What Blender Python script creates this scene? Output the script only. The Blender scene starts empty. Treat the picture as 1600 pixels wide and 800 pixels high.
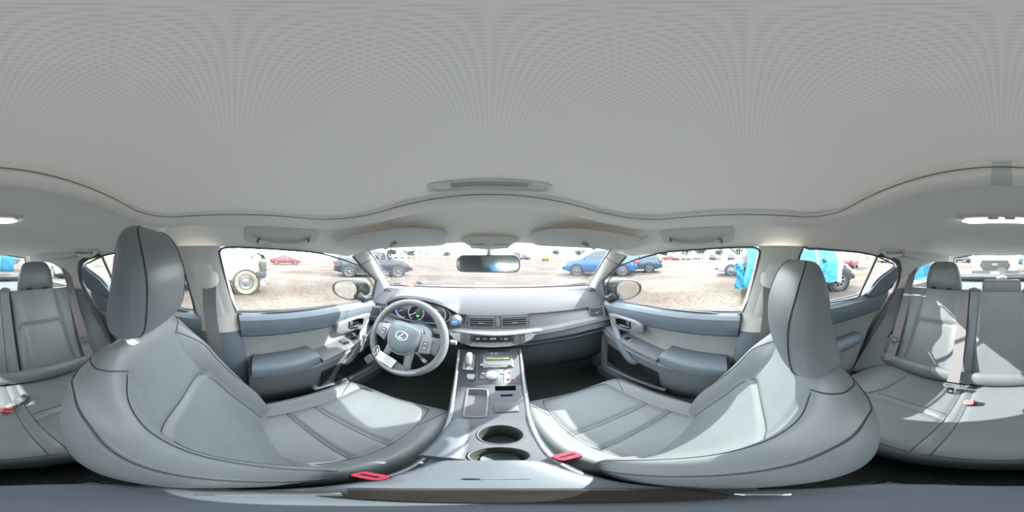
import bpy, bmesh, math, random
from math import sin, cos, pi, radians, hypot, sqrt, exp, tan
from mathutils import Vector, Matrix
from mathutils.geometry import tessellate_polygon
random.seed(7)
SC = bpy.context.scene
COL = SC.collection
H = 1.2                      # eye height above the ground; coordinates below are relative to the eye

# ------------------------------------------------------------------ camera, sky, sun, exposure
cam_d = bpy.data.cameras.new('camera'); cam = bpy.data.objects.new('camera', cam_d); COL.objects.link(cam)
cam_d.type = 'PANO'
try: cam_d.panorama_type = 'EQUIRECTANGULAR'
except Exception: pass
try: cam_d.cycles.panorama_type = 'EQUIRECTANGULAR'
except Exception: pass
cam_d.clip_start = 0.005; cam_d.clip_end = 500
cam.location = (0, 0, H); cam.rotation_euler = (radians(90), 0, radians(-7.875))
SC.camera = cam
world = bpy.data.worlds.new('sky'); SC.world = world; world.use_nodes = True
bg = world.node_tree.nodes['Background']
bg.inputs['Color'].default_value = (0.93, 0.965, 1.0, 1); bg.inputs['Strength'].default_value = 2.9
SUN_STRENGTH = 4.6; SUN_AZ = 70; SUN_EL = 41
sd = bpy.data.lights.new('sun', 'SUN'); so = bpy.data.objects.new('sun', sd); COL.objects.link(so)
sd.energy = SUN_STRENGTH; sd.angle = radians(0.6); sd.color = (1.0, 0.96, 0.88)
so.rotation_euler = Vector((sin(radians(SUN_AZ)) * cos(radians(SUN_EL)), cos(radians(SUN_AZ)) * cos(radians(SUN_EL)), sin(radians(SUN_EL)))).to_track_quat('Z', 'Y').to_euler()
so.location = (0, 0, 30)
SC.view_settings.view_transform = 'Standard'
try: SC.view_settings.look = 'None'
except Exception: pass
SC.view_settings.gamma = 1.0; SC.view_settings.use_curve_mapping = False
SC.view_settings.exposure = 1.67
SC.cycles.max_bounces = 14; SC.cycles.diffuse_bounces = 8; SC.cycles.transparent_max_bounces = 24
SC.cycles.transmission_bounces = 8; SC.cycles.use_denoising = True
SC.cycles.sample_clamp_indirect = 6

# ------------------------------------------------------------------ materials
def mat(name, col, rough=0.5, metal=0.0, var=0.0, vscale=20.0, bump=0.0, bscale=400.0, emit=None, estr=0.0, spec=0.5, col2=None, bdist=0.001, coat=0.0):
    m = bpy.data.materials.new(name); m.use_nodes = True
    nt = m.node_tree; p = nt.nodes['Principled BSDF']
    p.inputs['Base Color'].default_value = (*col, 1); p.inputs['Roughness'].default_value = rough
    p.inputs['Metallic'].default_value = metal
    p.inputs['Specular IOR Level'].default_value = spec
    p.inputs['Coat Weight'].default_value = coat
    tc = nt.nodes.new('ShaderNodeTexCoord')
    if var or col2:
        n = nt.nodes.new('ShaderNodeTexNoise'); n.inputs['Scale'].default_value = vscale; n.inputs['Detail'].default_value = 5
        r = nt.nodes.new('ShaderNodeValToRGB')
        c2 = col2 or tuple(min(1, c * (1 + var)) for c in col)
        c1 = tuple(c * (1 - var) for c in col)
        r.color_ramp.elements[0].position = 0.35; r.color_ramp.elements[1].position = 0.65
        r.color_ramp.elements[0].color = (*c1, 1); r.color_ramp.elements[1].color = (*c2, 1)
        nt.links.new(tc.outputs['Object'], n.inputs['Vector']); nt.links.new(n.outputs['Fac'], r.inputs['Fac'])
        nt.links.new(r.outputs['Color'], p.inputs['Base Color'])
    if bump:
        b = nt.nodes.new('ShaderNodeBump'); b.inputs['Strength'].default_value = bump; b.inputs['Distance'].default_value = bdist
        n = nt.nodes.new('ShaderNodeTexNoise'); n.inputs['Scale'].default_value = bscale; n.inputs['Detail'].default_value = 3
        nt.links.new(tc.outputs['Object'], n.inputs['Vector']); nt.links.new(n.outputs['Fac'], b.inputs['Height'])
        nt.links.new(b.outputs['Normal'], p.inputs['Normal'])
    if emit:
        p.inputs['Emission Color'].default_value = (*emit, 1); p.inputs['Emission Strength'].default_value = estr
    return m

M = {}
M['leather'] = mat('leather', (.170, .194, .207), .42, var=.05, vscale=9, bump=.25, bscale=650)
M['leather_back'] = mat('leather_back', (.16, .18, .19), .42, bump=.25, bscale=650)
M['seam'] = mat('seam', (.035, .04, .045), .7)
M['stitch'] = mat('stitch', (.27, .29, .30), .6)
M['soft'] = mat('soft_trim', (.14, .175, .21), .5, var=.05, vscale=14, bump=.25, bscale=500)
M['soft2'] = mat('soft_trim_lower', (.29, .31, .305), .45, var=.06, vscale=11, bump=.25, bscale=500)
M['hard'] = mat('hard_plastic', (.09, .11, .13), .5, bump=.3, bscale=700)
M['hard2'] = mat('grey_plastic', (.17, .19, .215), .42, bump=.2, bscale=700)
M['dash'] = mat('dash_top', (.070, .075, .086), .6, bump=.25, bscale=500)
M['dashface'] = mat('dash_face', (.19, .20, .22), .42, bump=.15, bscale=500)
M['silver'] = mat('silver_trim', (.25, .26, .28), .42, metal=.3)
M['bright'] = mat('bright_trim', (.50, .515, .54), .4, metal=.2)
M['chrome'] = mat('chrome', (.85, .86, .88), .12, metal=1)
M['black'] = mat('black_plastic', (.018, .02, .022), .35)
M['rubber'] = mat('black_rubber', (.03, .032, .035), .7)
M['seal'] = mat('dark_seal', (.10, .10, .11), .6)
M['carpet'] = mat('carpet', (.035, .046, .046), .95, var=.5, vscale=260, bump=.8, bscale=500, bdist=.003)
M['belt'] = mat('belt_webbing', (.20, .19, .20), .7, bump=.3, bscale=900)
M['beltmauve'] = mat('belt_webbing_rear', (.22, .20, .215), .7, bump=.3, bscale=900)
M['lightplas'] = mat('light_plastic', (.66, .655, .62), .45)
M['pillar'] = mat('pillar_trim', (.62, .60, .56), .5, bump=.1, bscale=500)
M['red'] = mat('red_plastic', (.62, .05, .09), .4)
M['console'] = mat('console_plastic', (.105, .116, .135), .5, bump=.1, bscale=600)
M['lid'] = mat('console_leatherette', (.105, .128, .155), .5, var=.06, vscale=20, bump=.2, bscale=500)
M['cup'] = mat('cup_liner', (.05, .06, .06), .6, var=.3, vscale=80)
M['button'] = mat('button', (.13, .138, .15), .4)
M['buttonlt'] = mat('button_light', (.30, .31, .33), .4)
M['screen'] = mat('dark_screen', (.02, .02, .03), .15)
M['white_mark'] = mat('white_mark', (.85, .87, .9), .5, emit=(.8, .85, 1), estr=.15)
M['green'] = mat('green_lcd', (.16, .27, .10), .3, emit=(.25, .5, .12), estr=.05)
M['lcdtext'] = mat('lcd_text', (.05, .08, .03), .4)
M['blue_led'] = mat('blue_light', (.05, .12, .5), .3, emit=(.15, .3, 1), estr=.25)
M['green_led'] = mat('green_light', (.05, .5, .1), .3, emit=(.1, 1, .2), estr=.25)
M['red_led'] = mat('red_light', (.5, .04, .03), .3, emit=(1, .1, .05), estr=.25)
M['paper'] = mat('white_paper', (.80, .81, .83), .6)
M['orange'] = mat('orange_print', (.45, .10, .04), .6)
M['mirror'] = mat('mirror_glass', (.88, .9, .9), .015, metal=1)
M['darkmirror'] = mat('dimmed_mirror', (.55, .57, .55), .10, metal=1)
M['mirrorback'] = mat('mirror_shell', (.2, .21, .21), .35)
M['mirror_shell_out'] = mat('mirror_shell_outer', (.022, .027, .025), .4, coat=.2)
M['lens'] = mat('lamp_lens', (.45, .46, .48), .2)
M['fill_lens'] = mat('lens_fill_glow', (.8, .82, .84), .3, emit=(1, .97, .93), estr=5)  # glow added to the ceiling lamp lens as fill light for the rear seats
M['glossdark'] = mat('glossy_dark', (.016, .014, .012), .3, var=.5, vscale=12)
M['carpaint'] = mat('silver_paint', (.35, .37, .39), .3, metal=.3, coat=.6)

def fabric_mat(name, col, scale, contrast, trans=0.0):
    m = bpy.data.materials.new(name); m.use_nodes = True; nt = m.node_tree
    p = nt.nodes['Principled BSDF']; p.inputs['Roughness'].default_value = .9; p.inputs['Specular IOR Level'].default_value = .1
    tc = nt.nodes.new('ShaderNodeTexCoord')
    w1 = nt.nodes.new('ShaderNodeTexWave'); w1.bands_direction = 'X'; w1.inputs['Scale'].default_value = scale
    w2 = nt.nodes.new('ShaderNodeTexWave'); w2.bands_direction = 'Y'; w2.inputs['Scale'].default_value = scale
    nt.links.new(tc.outputs['Object'], w1.inputs['Vector']); nt.links.new(tc.outputs['Object'], w2.inputs['Vector'])
    mu = nt.nodes.new('ShaderNodeMath'); mu.operation = 'MULTIPLY'
    nt.links.new(w1.outputs['Fac'], mu.inputs[0]); nt.links.new(w2.outputs['Fac'], mu.inputs[1])
    mx = nt.nodes.new('ShaderNodeMix'); mx.data_type = 'RGBA'
    nt.links.new(mu.outputs[0], mx.inputs[0])
    mx.inputs[6].default_value = (*[c * (1 + contrast) for c in col], 1)
    mx.inputs[7].default_value = (*[c * (1 - contrast) for c in col], 1)
    nt.links.new(mx.outputs[2], p.inputs['Base Color'])
    if trans:
        t = nt.nodes.new('ShaderNodeBsdfTranslucent'); ms = nt.nodes.new('ShaderNodeMixShader'); ms.inputs[0].default_value = trans
        nt.links.new(mx.outputs[2], t.inputs['Color'])
        nt.links.new(p.outputs[0], ms.inputs[1]); nt.links.new(t.outputs[0], ms.inputs[2])
        nt.links.new(ms.outputs[0], nt.nodes['Material Output'].inputs['Surface'])
    return m
M['headliner'] = fabric_mat('headliner_fabric', (.92, .88, .82), 60, .02)
M['shade'] = fabric_mat('sunshade_fabric', (.43, .418, .395), 75, .09, trans=.05)

def glass_mat(name, tint, dust=0.0, dustcol=(.8, .8, .8), ior=1.35):
    m = bpy.data.materials.new(name); m.use_nodes = True; nt = m.node_tree
    nt.nodes.remove(nt.nodes['Principled BSDF'])
    t = nt.nodes.new('ShaderNodeBsdfTransparent'); t.inputs['Color'].default_value = (*tint, 1)
    g = nt.nodes.new('ShaderNodeBsdfGlossy'); g.inputs['Roughness'].default_value = .02; g.inputs['Color'].default_value = (1, 1, 1, 1)
    f0 = nt.nodes.new('ShaderNodeLayerWeight'); f0.inputs['Blend'].default_value = .5
    f1 = nt.nodes.new('ShaderNodeMath'); f1.operation = 'POWER'; f1.inputs[1].default_value = 5; nt.links.new(f0.outputs['Facing'], f1.inputs[0])
    f = nt.nodes.new('ShaderNodeMath'); f.operation = 'MULTIPLY_ADD'; f.inputs[1].default_value = .75; f.inputs[2].default_value = .03; nt.links.new(f1.outputs[0], f.inputs[0])
    ms = nt.nodes.new('ShaderNodeMixShader')
    nt.links.new(f.outputs[0], ms.inputs[0]); nt.links.new(t.outputs[0], ms.inputs[1]); nt.links.new(g.outputs[0], ms.inputs[2])
    out = ms.outputs[0]
    if dust:
        d = nt.nodes.new('ShaderNodeBsdfDiffuse'); d.inputs['Color'].default_value = (*dustcol, 1)
        tl = nt.nodes.new('ShaderNodeBsdfTranslucent'); tl.inputs['Color'].default_value = (*dustcol, 1)
        md = nt.nodes.new('ShaderNodeMixShader'); md.inputs[0].default_value = .7
        nt.links.new(d.outputs[0], md.inputs[1]); nt.links.new(tl.outputs[0], md.inputs[2])
        mm = nt.nodes.new('ShaderNodeMixShader'); mm.inputs[0].default_value = dust
        nt.links.new(out, mm.inputs[1]); nt.links.new(md.outputs[0], mm.inputs[2]); out = mm.outputs[0]
    nt.links.new(out, nt.nodes['Material Output'].inputs['Surface'])
    return m
M['glass'] = glass_mat('clear_glass', (.93, .95, .94))
M['ws'] = glass_mat('dusty_windscreen', (.76, .775, .785), dust=.006)
M['faint'] = glass_mat('faded_marker', (.075, .115, .105), dust=.12)
M['roofglass'] = glass_mat('roof_glass', (.85, .88, .88))

def ground_mat():
    m = bpy.data.materials.new('gravel'); m.use_nodes = True; nt = m.node_tree; p = nt.nodes['Principled BSDF']
    p.inputs['Roughness'].default_value = .95; p.inputs['Specular IOR Level'].default_value = .1
    tc = nt.nodes.new('ShaderNodeTexCoord')
    n1 = nt.nodes.new('ShaderNodeTexNoise'); n1.inputs['Scale'].default_value = .35; n1.inputs['Detail'].default_value = 6
    n2 = nt.nodes.new('ShaderNodeTexNoise'); n2.inputs['Scale'].default_value = 9; n2.inputs['Detail'].default_value = 8; n2.inputs['Roughness'].default_value = .7
    n3 = nt.nodes.new('ShaderNodeTexVoronoi'); n3.inputs['Scale'].default_value = 3.2
    for n in (n1, n2, n3): nt.links.new(tc.outputs['Object'], n.inputs['Vector'])
    r1 = nt.nodes.new('ShaderNodeValToRGB'); e = r1.color_ramp.elements
    e[0].position = .38; e[0].color = (.068, .055, .048, 1); e[1].position = .6; e[1].color = (.108, .096, .085, 1)
    nt.links.new(n1.outputs['Fac'], r1.inputs['Fac'])
    r2 = nt.nodes.new('ShaderNodeValToRGB'); e = r2.color_ramp.elements
    e[0].position = .3; e[0].color = (.55, .52, .5, 1); e[1].position = .62; e[1].color = (1.25, 1.25, 1.25, 1)
    nt.links.new(n2.outputs['Fac'], r2.inputs['Fac'])
    mx = nt.nodes.new('ShaderNodeMix'); mx.data_type = 'RGBA'; mx.blend_type = 'MULTIPLY'; mx.inputs[0].default_value = 1
    nt.links.new(r1.outputs[0], mx.inputs[6]); nt.links.new(r2.outputs[0], mx.inputs[7])
    r3 = nt.nodes.new('ShaderNodeValToRGB'); e = r3.color_ramp.elements
    e[0].position = .03; e[0].color = (.35, .33, .3, 1); e[1].position = .06; e[1].color = (1, 1, 1, 1)
    nt.links.new(n3.outputs['Distance'], r3.inputs['Fac'])
    m2 = nt.nodes.new('ShaderNodeMix'); m2.data_type = 'RGBA'; m2.blend_type = 'MULTIPLY'; m2.inputs[0].default_value = 1
    nt.links.new(mx.outputs[2], m2.inputs[6]); nt.links.new(r3.outputs[0], m2.inputs[7])
    nt.links.new(m2.outputs[2], p.inputs['Base Color'])
    b = nt.nodes.new('ShaderNodeBump'); b.inputs['Strength'].default_value = .5; b.inputs['Distance'].default_value = .02
    nt.links.new(n2.outputs['Fac'], b.inputs['Height']); nt.links.new(b.outputs['Normal'], p.inputs['Normal'])
    return m
M['ground'] = ground_mat()

# ------------------------------------------------------------------ object helpers
BASE = {}                    # object -> base point (eye-relative) of the thing it belongs to
def props(o, label=None, cat=None, group=None, kind=None):
    if label: o['label'] = label
    if cat: o['category'] = cat
    if group: o['group'] = group
    if kind: o['kind'] = kind
    return o
def thing(name, loc, label, cat, group=None, rz=0.0, kind=None):
    o = bpy.data.objects.new(name, None); COL.objects.link(o); o.empty_display_size = .05
    o.location = (loc[0], loc[1], loc[2] + H); o.rotation_euler = (0, 0, rz)
    BASE[o.name] = Vector(loc); return props(o, label, cat, group, kind)

class MB:
    """collects shapes (eye-relative coordinates unless built local) into one mesh"""
    def __init__(s): s.v = []; s.f = []; s.m = []
    def add(s, vs, fs, m=0, T=None):
        k = len(s.v)
        s.v += [tuple(T @ Vector(p)) if T else tuple(p) for p in vs]
        s.f += [tuple(i + k for i in f) for f in fs]; s.m += [m] * len(fs); return s
    def grid(s, P, cu=False, cv=False, m=0, T=None, flip=False):
        """P[i][j] rows; cu closes i, cv closes j"""
        n = len(P); w = len(P[0]); fs = []
        for i in range(n if cu else n - 1):
            for j in range(w if cv else w - 1):
                a = i * w + j; b = i * w + (j + 1) % w; c = ((i + 1) % n) * w + (j + 1) % w; d = ((i + 1) % n) * w + j
                fs.append((d, c, b, a) if flip else (a, b, c, d))
        return s.add([p for r in P for p in r], fs, m, T)
    def box(s, c, sz, m=0, T=None, bev=0.0, seg=2):
        bm = bmesh.new(); bmesh.ops.create_cube(bm, size=1.0)
        for v in bm.verts: v.co = Vector((v.co.x * sz[0], v.co.y * sz[1], v.co.z * sz[2]))
        if bev: bmesh.ops.bevel(bm, geom=bm.edges[:] , offset=min(bev, min(sz) * .49), segments=seg, profile=.5, affect='EDGES')
        bm.verts.index_update()
        R = (T or Matrix()) 
        vs = [R @ v.co + Vector(c) if T and T.to_translation().length == 0 else (R @ (v.co + Vector(c))) for v in bm.verts]
        s.add(vs, [tuple(v.index for v in f.verts) for f in bm.faces], m); bm.free(); return s
    def tube(s, pts, r, m=0, n=8, closed=False, T=None, flat=1.0, up=None, cap=True):
        pts = [Vector(p) for p in pts]; N = len(pts); rings = []; prev = None
        for i, p in enumerate(pts):
            a = pts[(i - 1) % N] if closed or i > 0 else p; b = pts[(i + 1) % N] if closed or i < N - 1 else p
            t = (b - a).normalized()
            u = Vector(up) if up else (prev if prev is not None else (Vector((0, 0, 1)) if abs(t.z) < .9 else Vector((1, 0, 0))))
            u = (u - t * u.dot(t)); u = u.normalized() if u.length > 1e-6 else t.orthogonal().normalized()
            prev = u; w = t.cross(u); rr = r[i] if isinstance(r, (list, tuple)) else r
            rings.append([p + w * cos(2 * pi * k / n) * rr + u * sin(2 * pi * k / n) * rr * flat for k in range(n)])
        s.grid(rings, cu=closed, cv=True, m=m, T=T)
        if not closed and cap:
            s.add(rings[0], [tuple(range(n))], m, T); s.add(rings[-1], [tuple(reversed(range(n)))], m, T)
        return s
    def lathe(s, prof, m=0, n=24, T=None, a0=0.0, a1=2 * pi):
        full = abs(a1 - a0 - 2 * pi) < 1e-6; k = n if full else n + 1
        return s.grid([[(r * cos(a0 + (a1 - a0) * i / n), r * sin(a0 + (a1 - a0) * i / n), z) for (r, z) in prof] for i in range(k)], cu=full, m=m, T=T)
    def prism(s, outer, holes=(), f=None, th=None, m=0, T=None):
        """outer, holes: 2-D loops; f(u,v)->point on face; th: offset vector or function for the back face"""
        loops = [list(outer)] + [list(h) for h in holes]
        tri = tessellate_polygon([[Vector((p[0], p[1], 0)) for p in l] for l in loops])
        flat = [p for l in loops for p in l]; f = f or (lambda u, v: Vector((u, v, 0)))
        A = [Vector(f(*p)) for p in flat]; fs = [tuple(t) for t in tri]
        if th is None: return s.add(A, fs, m, T)
        B = [a + (th(*flat[i]) if callable(th) else Vector(th)) for i, a in enumerate(A)]; n = len(A)
        fs2 = fs + [tuple(reversed([i + n for i in t])) for t in fs]; k = 0
        for l in loops:
            for i in range(len(l)):
                a = k + i; b = k + (i + 1) % len(l); fs2.append((a, b, b + n, a + n))
            k += len(l)
        return s.add(A + B, fs2, m, T)
    def build(s, name, mats, parent=None, base=None, local=False, ang=38, label=None, cat=None, group=None, kind=None, fixn=True, sub=0):
        if not isinstance(mats, (list, tuple)): mats = [mats]
        me = bpy.data.meshes.new(name)
        off = Vector((0, 0, 0))
        if parent is not None:
            if not local: off = BASE[parent.name]
        elif base is not None and not local: off = Vector(base)
        me.from_pydata([tuple(Vector(v) - off) for v in s.v], [], s.f); 
        for mm in mats: me.materials.append(M[mm] if isinstance(mm, str) else mm)
        me.polygons.foreach_set('material_index', s.m)
        if fixn:
            bm = bmesh.new(); bm.from_mesh(me); bmesh.ops.remove_doubles(bm, verts=bm.verts, dist=1e-6)
            bmesh.ops.recalc_face_normals(bm, faces=bm.faces); bm.to_mesh(me); bm.free()
        me.polygons.foreach_set('use_smooth', [True] * len(me.polygons))
        me.set_sharp_from_angle(angle=radians(ang)); me.update()
        o = bpy.data.objects.new(name, me); COL.objects.link(o)
        if parent is not None: o.parent = parent
        elif base is not None: o.location = (base[0], base[1], base[2] + H)
        else: o.location = (0, 0, H)
        BASE[o.name] = off
        if sub:
            md = o.modifiers.new('sub', 'SUBSURF'); md.levels = sub; md.render_levels = sub
        return props(o, label, cat, group, kind)

def smoothpts(pts, n=6, closed=False):
    P = [Vector(p) for p in pts]; N = len(P); out = []
    for i in range(N if closed else N - 1):
        g = lambda k: P[k % N] if closed else P[max(0, min(N - 1, k))]
        a, b, c, d = g(i - 1), g(i), g(i + 1), g(i + 2)
        for k in range(n):
            t = k / n
            out.append(.5 * ((2 * b) + (c - a) * t + (2 * a - 5 * b + 4 * c - d) * t * t + (3 * b - a - 3 * c + d) * t ** 3))
    if not closed: out.append(P[-1])
    return out
def interp(tab, x):
    """piecewise smooth table lookup; tab: (x, v...)"""
    if x <= tab[0][0]: return tab[0][1:] if len(tab[0]) > 2 else tab[0][1]
    for a, b in zip(tab, tab[1:]):
        if x <= b[0]:
            t = (x - a[0]) / (b[0] - a[0])
            r = tuple(p + (q - p) * t for p, q in zip(a[1:], b[1:])); return r if len(r) > 1 else r[0]
    return tab[-1][1:] if len(tab[-1]) > 2 else tab[-1][1]
def sm(t): t = max(0, min(1, t)); return t * t * (3 - 2 * t)
def rrect(w, h, r, n=5, cx=0, cy=0):
    out = []
    for (sx, sy, a0) in ((1, 1, 0), (-1, 1, 90), (-1, -1, 180), (1, -1, 270)):
        for k in range(n + 1):
            a = radians(a0 + 90 * k / n); out.append((cx + sx * (w / 2 - r) + r * cos(a), cy + sy * (h / 2 - r) + r * sin(a)))
    return out
def ellipse(rx, ry, n=24, cx=0, cy=0): return [(cx + rx * cos(2 * pi * k / n), cy + ry * sin(2 * pi * k / n)) for k in range(n)]
def ray(px, py):
    a = radians((px - 765) * .225); e = radians((400 - py) * .225)
    return Vector((sin(a) * cos(e), cos(a) * cos(e), sin(e)))
def frame(o, n, up):
    """matrix: local x right, y up, z towards n (out of the face)"""
    z = Vector(n).normalized(); u = Vector(up); y = (u - z * u.dot(z)).normalized(); x = y.cross(z)
    m = Matrix((x, y, z)).transposed().to_4x4(); m.translation = Vector(o); return m
def hit(px, py, o, n):
    d = ray(px, py); n = Vector(n); return d * (Vector(o).dot(n) / d.dot(n))
_tc = {}
def text(mb, s, size, T, m=0, depth=.0006, sx=1.0, shear=0.0):
    c = bpy.data.curves.new('t', 'FONT'); c.body = s; c.size = size; c.extrude = depth / 2; c.align_x = 'CENTER'; c.align_y = 'CENTER'; c.resolution_u = 3; c.shear = shear
    o = bpy.data.objects.new('t', c); COL.objects.link(o)
    dg = bpy.context.evaluated_depsgraph_get(); me = bpy.data.meshes.new_from_object(o.evaluated_get(dg))
    mb.add([(v.co.x * sx, v.co.y, v.co.z) for v in me.vertices], [tuple(p.vertices) for p in me.polygons], m, T)
    bpy.data.objects.remove(o); bpy.data.curves.remove(c); bpy.data.meshes.remove(me)
def copy_tree(o, parent=None):
    c = o.copy(); COL.objects.link(c); c.parent = parent; BASE[c.name] = BASE.get(o.name, Vector((0, 0, 0)))
    for ch in list(o.children): copy_tree(ch, c)
    return c
def mirx(mb):
    """mirror a mesh builder left-right"""
    n = MB(); n.v = [(-x, y, z) for (x, y, z) in mb.v]; n.f = [tuple(reversed(f)) for f in mb.f]; n.m = list(mb.m); return n

# ------------------------------------------------------------------ ground
g = MB(); g.grid([[(-150 + 300 * i / 30, -150 + 300 * j / 30, -H) for j in range(31)] for i in range(31)])
g.build('ground', 'ground', kind='structure')

# ------------------------------------------------------------------ ceiling, sunroof rim and shade
def polar_table(pts):
    t = sorted(((math.degrees(math.atan2(p[0], p[1])), hypot(p[0], p[1])) for p in pts))
    return [(t[-1][0] - 360, t[-1][1])] + t + [(t[0][0] + 360, t[0][1])]
def rim_xy(grow):
    out = []
    hw = .452 + grow; y1 = .388 + grow; y0 = -.254 - grow; rf = .17; rr = .10
    for (cx, cy, r, a0) in ((hw - rf, y1 - rf, rf, 0), (-hw + rf, y1 - rf, rf, 90), (-hw + rr, y0 + rr, rr, 180), (hw - rr, y0 + rr, rr, 270)):
        for k in range(13):
            a = radians(a0 + 90 * k / 12); out.append((cx + r * cos(a), cy + r * sin(a)))
    dense = []
    for i, p in enumerate(out):
        q = out[(i + 1) % len(out)]; n = max(1, int(hypot(q[0] - p[0], q[1] - p[1]) / .02))
        dense += [(p[0] + (q[0] - p[0]) * k / n, p[1] + (q[1] - p[1]) * k / n) for k in range(n)]
    return dense
RT = polar_table(rim_xy(0)); RTO = polar_table(rim_xy(.048))
def zrim(x, y=0): return .152 - .036 * (x / .45) ** 2 - (.004 if y > .3 else 0)
BT = [(0, .62, .052), (20, .665, .05), (36, .715, .038), (46, .765, .012), (50, .735, .0), (59, .655, .012), (71, .588, .024), (81, .561, .029), (92.5, .553, .032), (100, .562, .034),
      (112, .597, .029), (120, .645, .026), (130.5, .734, .017), (136, .817, .0), (140, .915, -.018), (144, 1.0, -.012), (150, 1.14, .0), (155, 1.29, .0), (160.6, 1.46, .0), (168, 1.49, .006), (180, 1.50, .008)]
EXPO = [(0, 1.6), (40, 1.5), (60, 1.3), (120, 1.3), (150, 1.9), (180, 2.6)]
def ceil_pt(adeg, t):
    a = adeg if adeg <= 180 else adeg - 360
    r0 = interp(RTO, a); br, bz = interp(BT, abs(a)); ex = interp(EXPO, abs(a)); A = radians(a)
    x0, y0 = r0 * sin(A), r0 * cos(A); z0 = zrim(x0) + .003
    r = r0 + (br - r0) * t; z = z0 + (bz - z0) * t ** ex
    return Vector((r * sin(A), r * cos(A), z))
def ceil_at(x, y):
    """headliner height above a plan point"""
    a = math.degrees(math.atan2(x, y)); r = hypot(x, y); r0 = interp(RTO, a); br, bz = interp(BT, abs(a))
    if r < r0: return zrim(x)
    t = min(1, (r - r0) / (br - r0)); return ceil_pt(a, t).z
mb = MB()
P = [[ceil_pt(2 * i, 0) + Vector((0, 0, .05))] + [ceil_pt(2 * i, t / 14) for t in range(15)] for i in range(180)]
for row in P:   # turn the outer edge up so that the cloth has a thickness
    e = row[-1]; d = Vector((e.x, e.y, 0)).normalized(); row += [e + d * .02 + Vector((0, 0, .008)), e + d * .025 + Vector((0, 0, .04))]
mb.grid(P, cu=True); mb.build('ceiling', 'headliner', kind='structure', ang=60)
# outer roof skin keeps daylight off the back of the headliner
mb = MB(); P = []
for i in range(90):
    a = radians(4 * i); row = []
    for t in range(7):
        p = ceil_pt(4 * i, t / 6); p = p + Vector((0, 0, .055)) + Vector((p.x, p.y, 0)).normalized() * (.03 * t / 6); row.append(p)
    P.append(row)
mb.grid(P, cu=True); mb.build('wall_roof_skin', 'carpaint', kind='structure')
sr = thing('sunroof', (0, .07, .16), 'closed light grey fabric sunroof shade with curved rim across the roof', 'sunroof')
def rimpt(adeg, s):
    A = radians(adeg); a = adeg if adeg <= 180 else adeg - 360
    r0 = interp(RT, a) - .006; r1 = interp(RTO, a) + .003; r = r0 + (r1 - r0) * s; x, y = r * sin(A), r * cos(A)
    return Vector((x, y, zrim(x, 0) + .022 * (1 - sin(pi * min(1, s * 1.0)) ** .7) - .022 + (.025 if s <= 0 else 0)))
mb = MB(); mb.grid([[rimpt(2 * i, s / 10) for s in range(11)] for i in range(180)], cu=True)
rim = mb.build('rim', 'headliner', sr, ang=60)
mb = MB()
for a0 in (-183.5,):
    mb.grid([[rimpt(a0 + 7 * k / 8, s / 10) + Vector((0, 0, -.0015)) for s in range(11)] for k in range(9)])
mb.tube([rimpt(176.5, s / 10) + Vector((0, 0, -.001)) for s in range(1, 11)], .0015, n=5); mb.tube([rimpt(183.5, s / 10) + Vector((0, 0, -.001)) for s in range(1, 11)], .0015, n=5)
mb.build('rim_joint', 'lightplas', sr)
mb = MB(); mb.tube([rimpt(2 * i, 0.02) + Vector((0, 0, .003)) for i in range(180)], .0012, closed=True, n=5); mb.build('rim_seam', 'hard2', sr)
mb = MB(); mb.tube([rimpt(2 * i, 1.0) + Vector((0, 0, -.001)) for i in range(180)], .0011, closed=True, n=5); mb.build('outer_seam', 'hard2', sr)
mb = MB(); P = []
for i in range(90):
    a = 4 * i; A = radians(a); rr = interp(RT, a if a <= 180 else a - 360) + .03
    P.append([(rr * t / 12 * sin(A), rr * t / 12 * cos(A), zrim(rr * t / 12 * sin(A)) + .012) for t in range(13)])
mb.grid(P, cu=True); mb.build('shade', 'shade', sr, ang=80)
mb = MB()
mb.grid([[(x * .52, y, .225 - .03 * x * x) for y in (-.3, .1, .45)] for x in [k / 6 - 1 for k in range(13)]])
mb.build('glass_panel', 'roofglass', sr)
# pull grip in the shade: shallow dish with a darker slot
mb = MB(); cx = 0; y0 = .338
def grip(u, v, k): return Vector((u, y0 + v, zrim(u) + .0115 - k))
o1 = rrect(.27, .052, .024, 5); o2 = rrect(.25, .044, .020, 5); o3 = rrect(.165, .028, .006, 5)
mb.grid([[grip(*p, .0) for p in o1], [grip(*p, .0045) for p in o1], [grip(*p, .005) for p in o2], [grip(*p, .001) for p in [(q[0] * .97, q[1] * .9) for q in o2]], [grip(*p, .0015) for p in o3], [grip(*p, -.006) for p in o3]], cv=True)
mb.prism(o3, f=lambda u, v: grip(u, v, -.006))
mb.build('pull_grip', 'lightplas', sr)
# lamp in the rear of the headliner
def on_ceiling(u, v, dz=0): return Vector((u, v, ceil_at(u, v) + dz))
dl = thing('dome_lamp', (0, -.6, .13), 'rear ceiling lamp with clear lens and two small switches', 'lamp')
mb = MB(); o1 = [(-.165, -.56), (.165, -.56), (.14, -.64), (.12, -.66), (-.12, -.66), (-.14, -.64)]; o2 = [(x * .93, -.605 + (y + .605) * .8) for x, y in o1]
mb.grid([[on_ceiling(*p, .004) for p in o1], [on_ceiling(*p, -.007) for p in o1], [on_ceiling(*p, -.009) for p in o2], [on_ceiling(*p, -.004) for p in o2]], cv=True); mb.build('housing', 'lightplas', dl)
mb = MB(); o = [(-.15, -.612), (.15, -.612), (.128, -.645), (.11, -.652), (-.11, -.652), (-.128, -.645)]
mb.prism(o, f=lambda u, v: on_ceiling(u, v, -.008), th=(0, 0, -.004)); mb.build('lens', 'fill_lens', dl)
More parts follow.
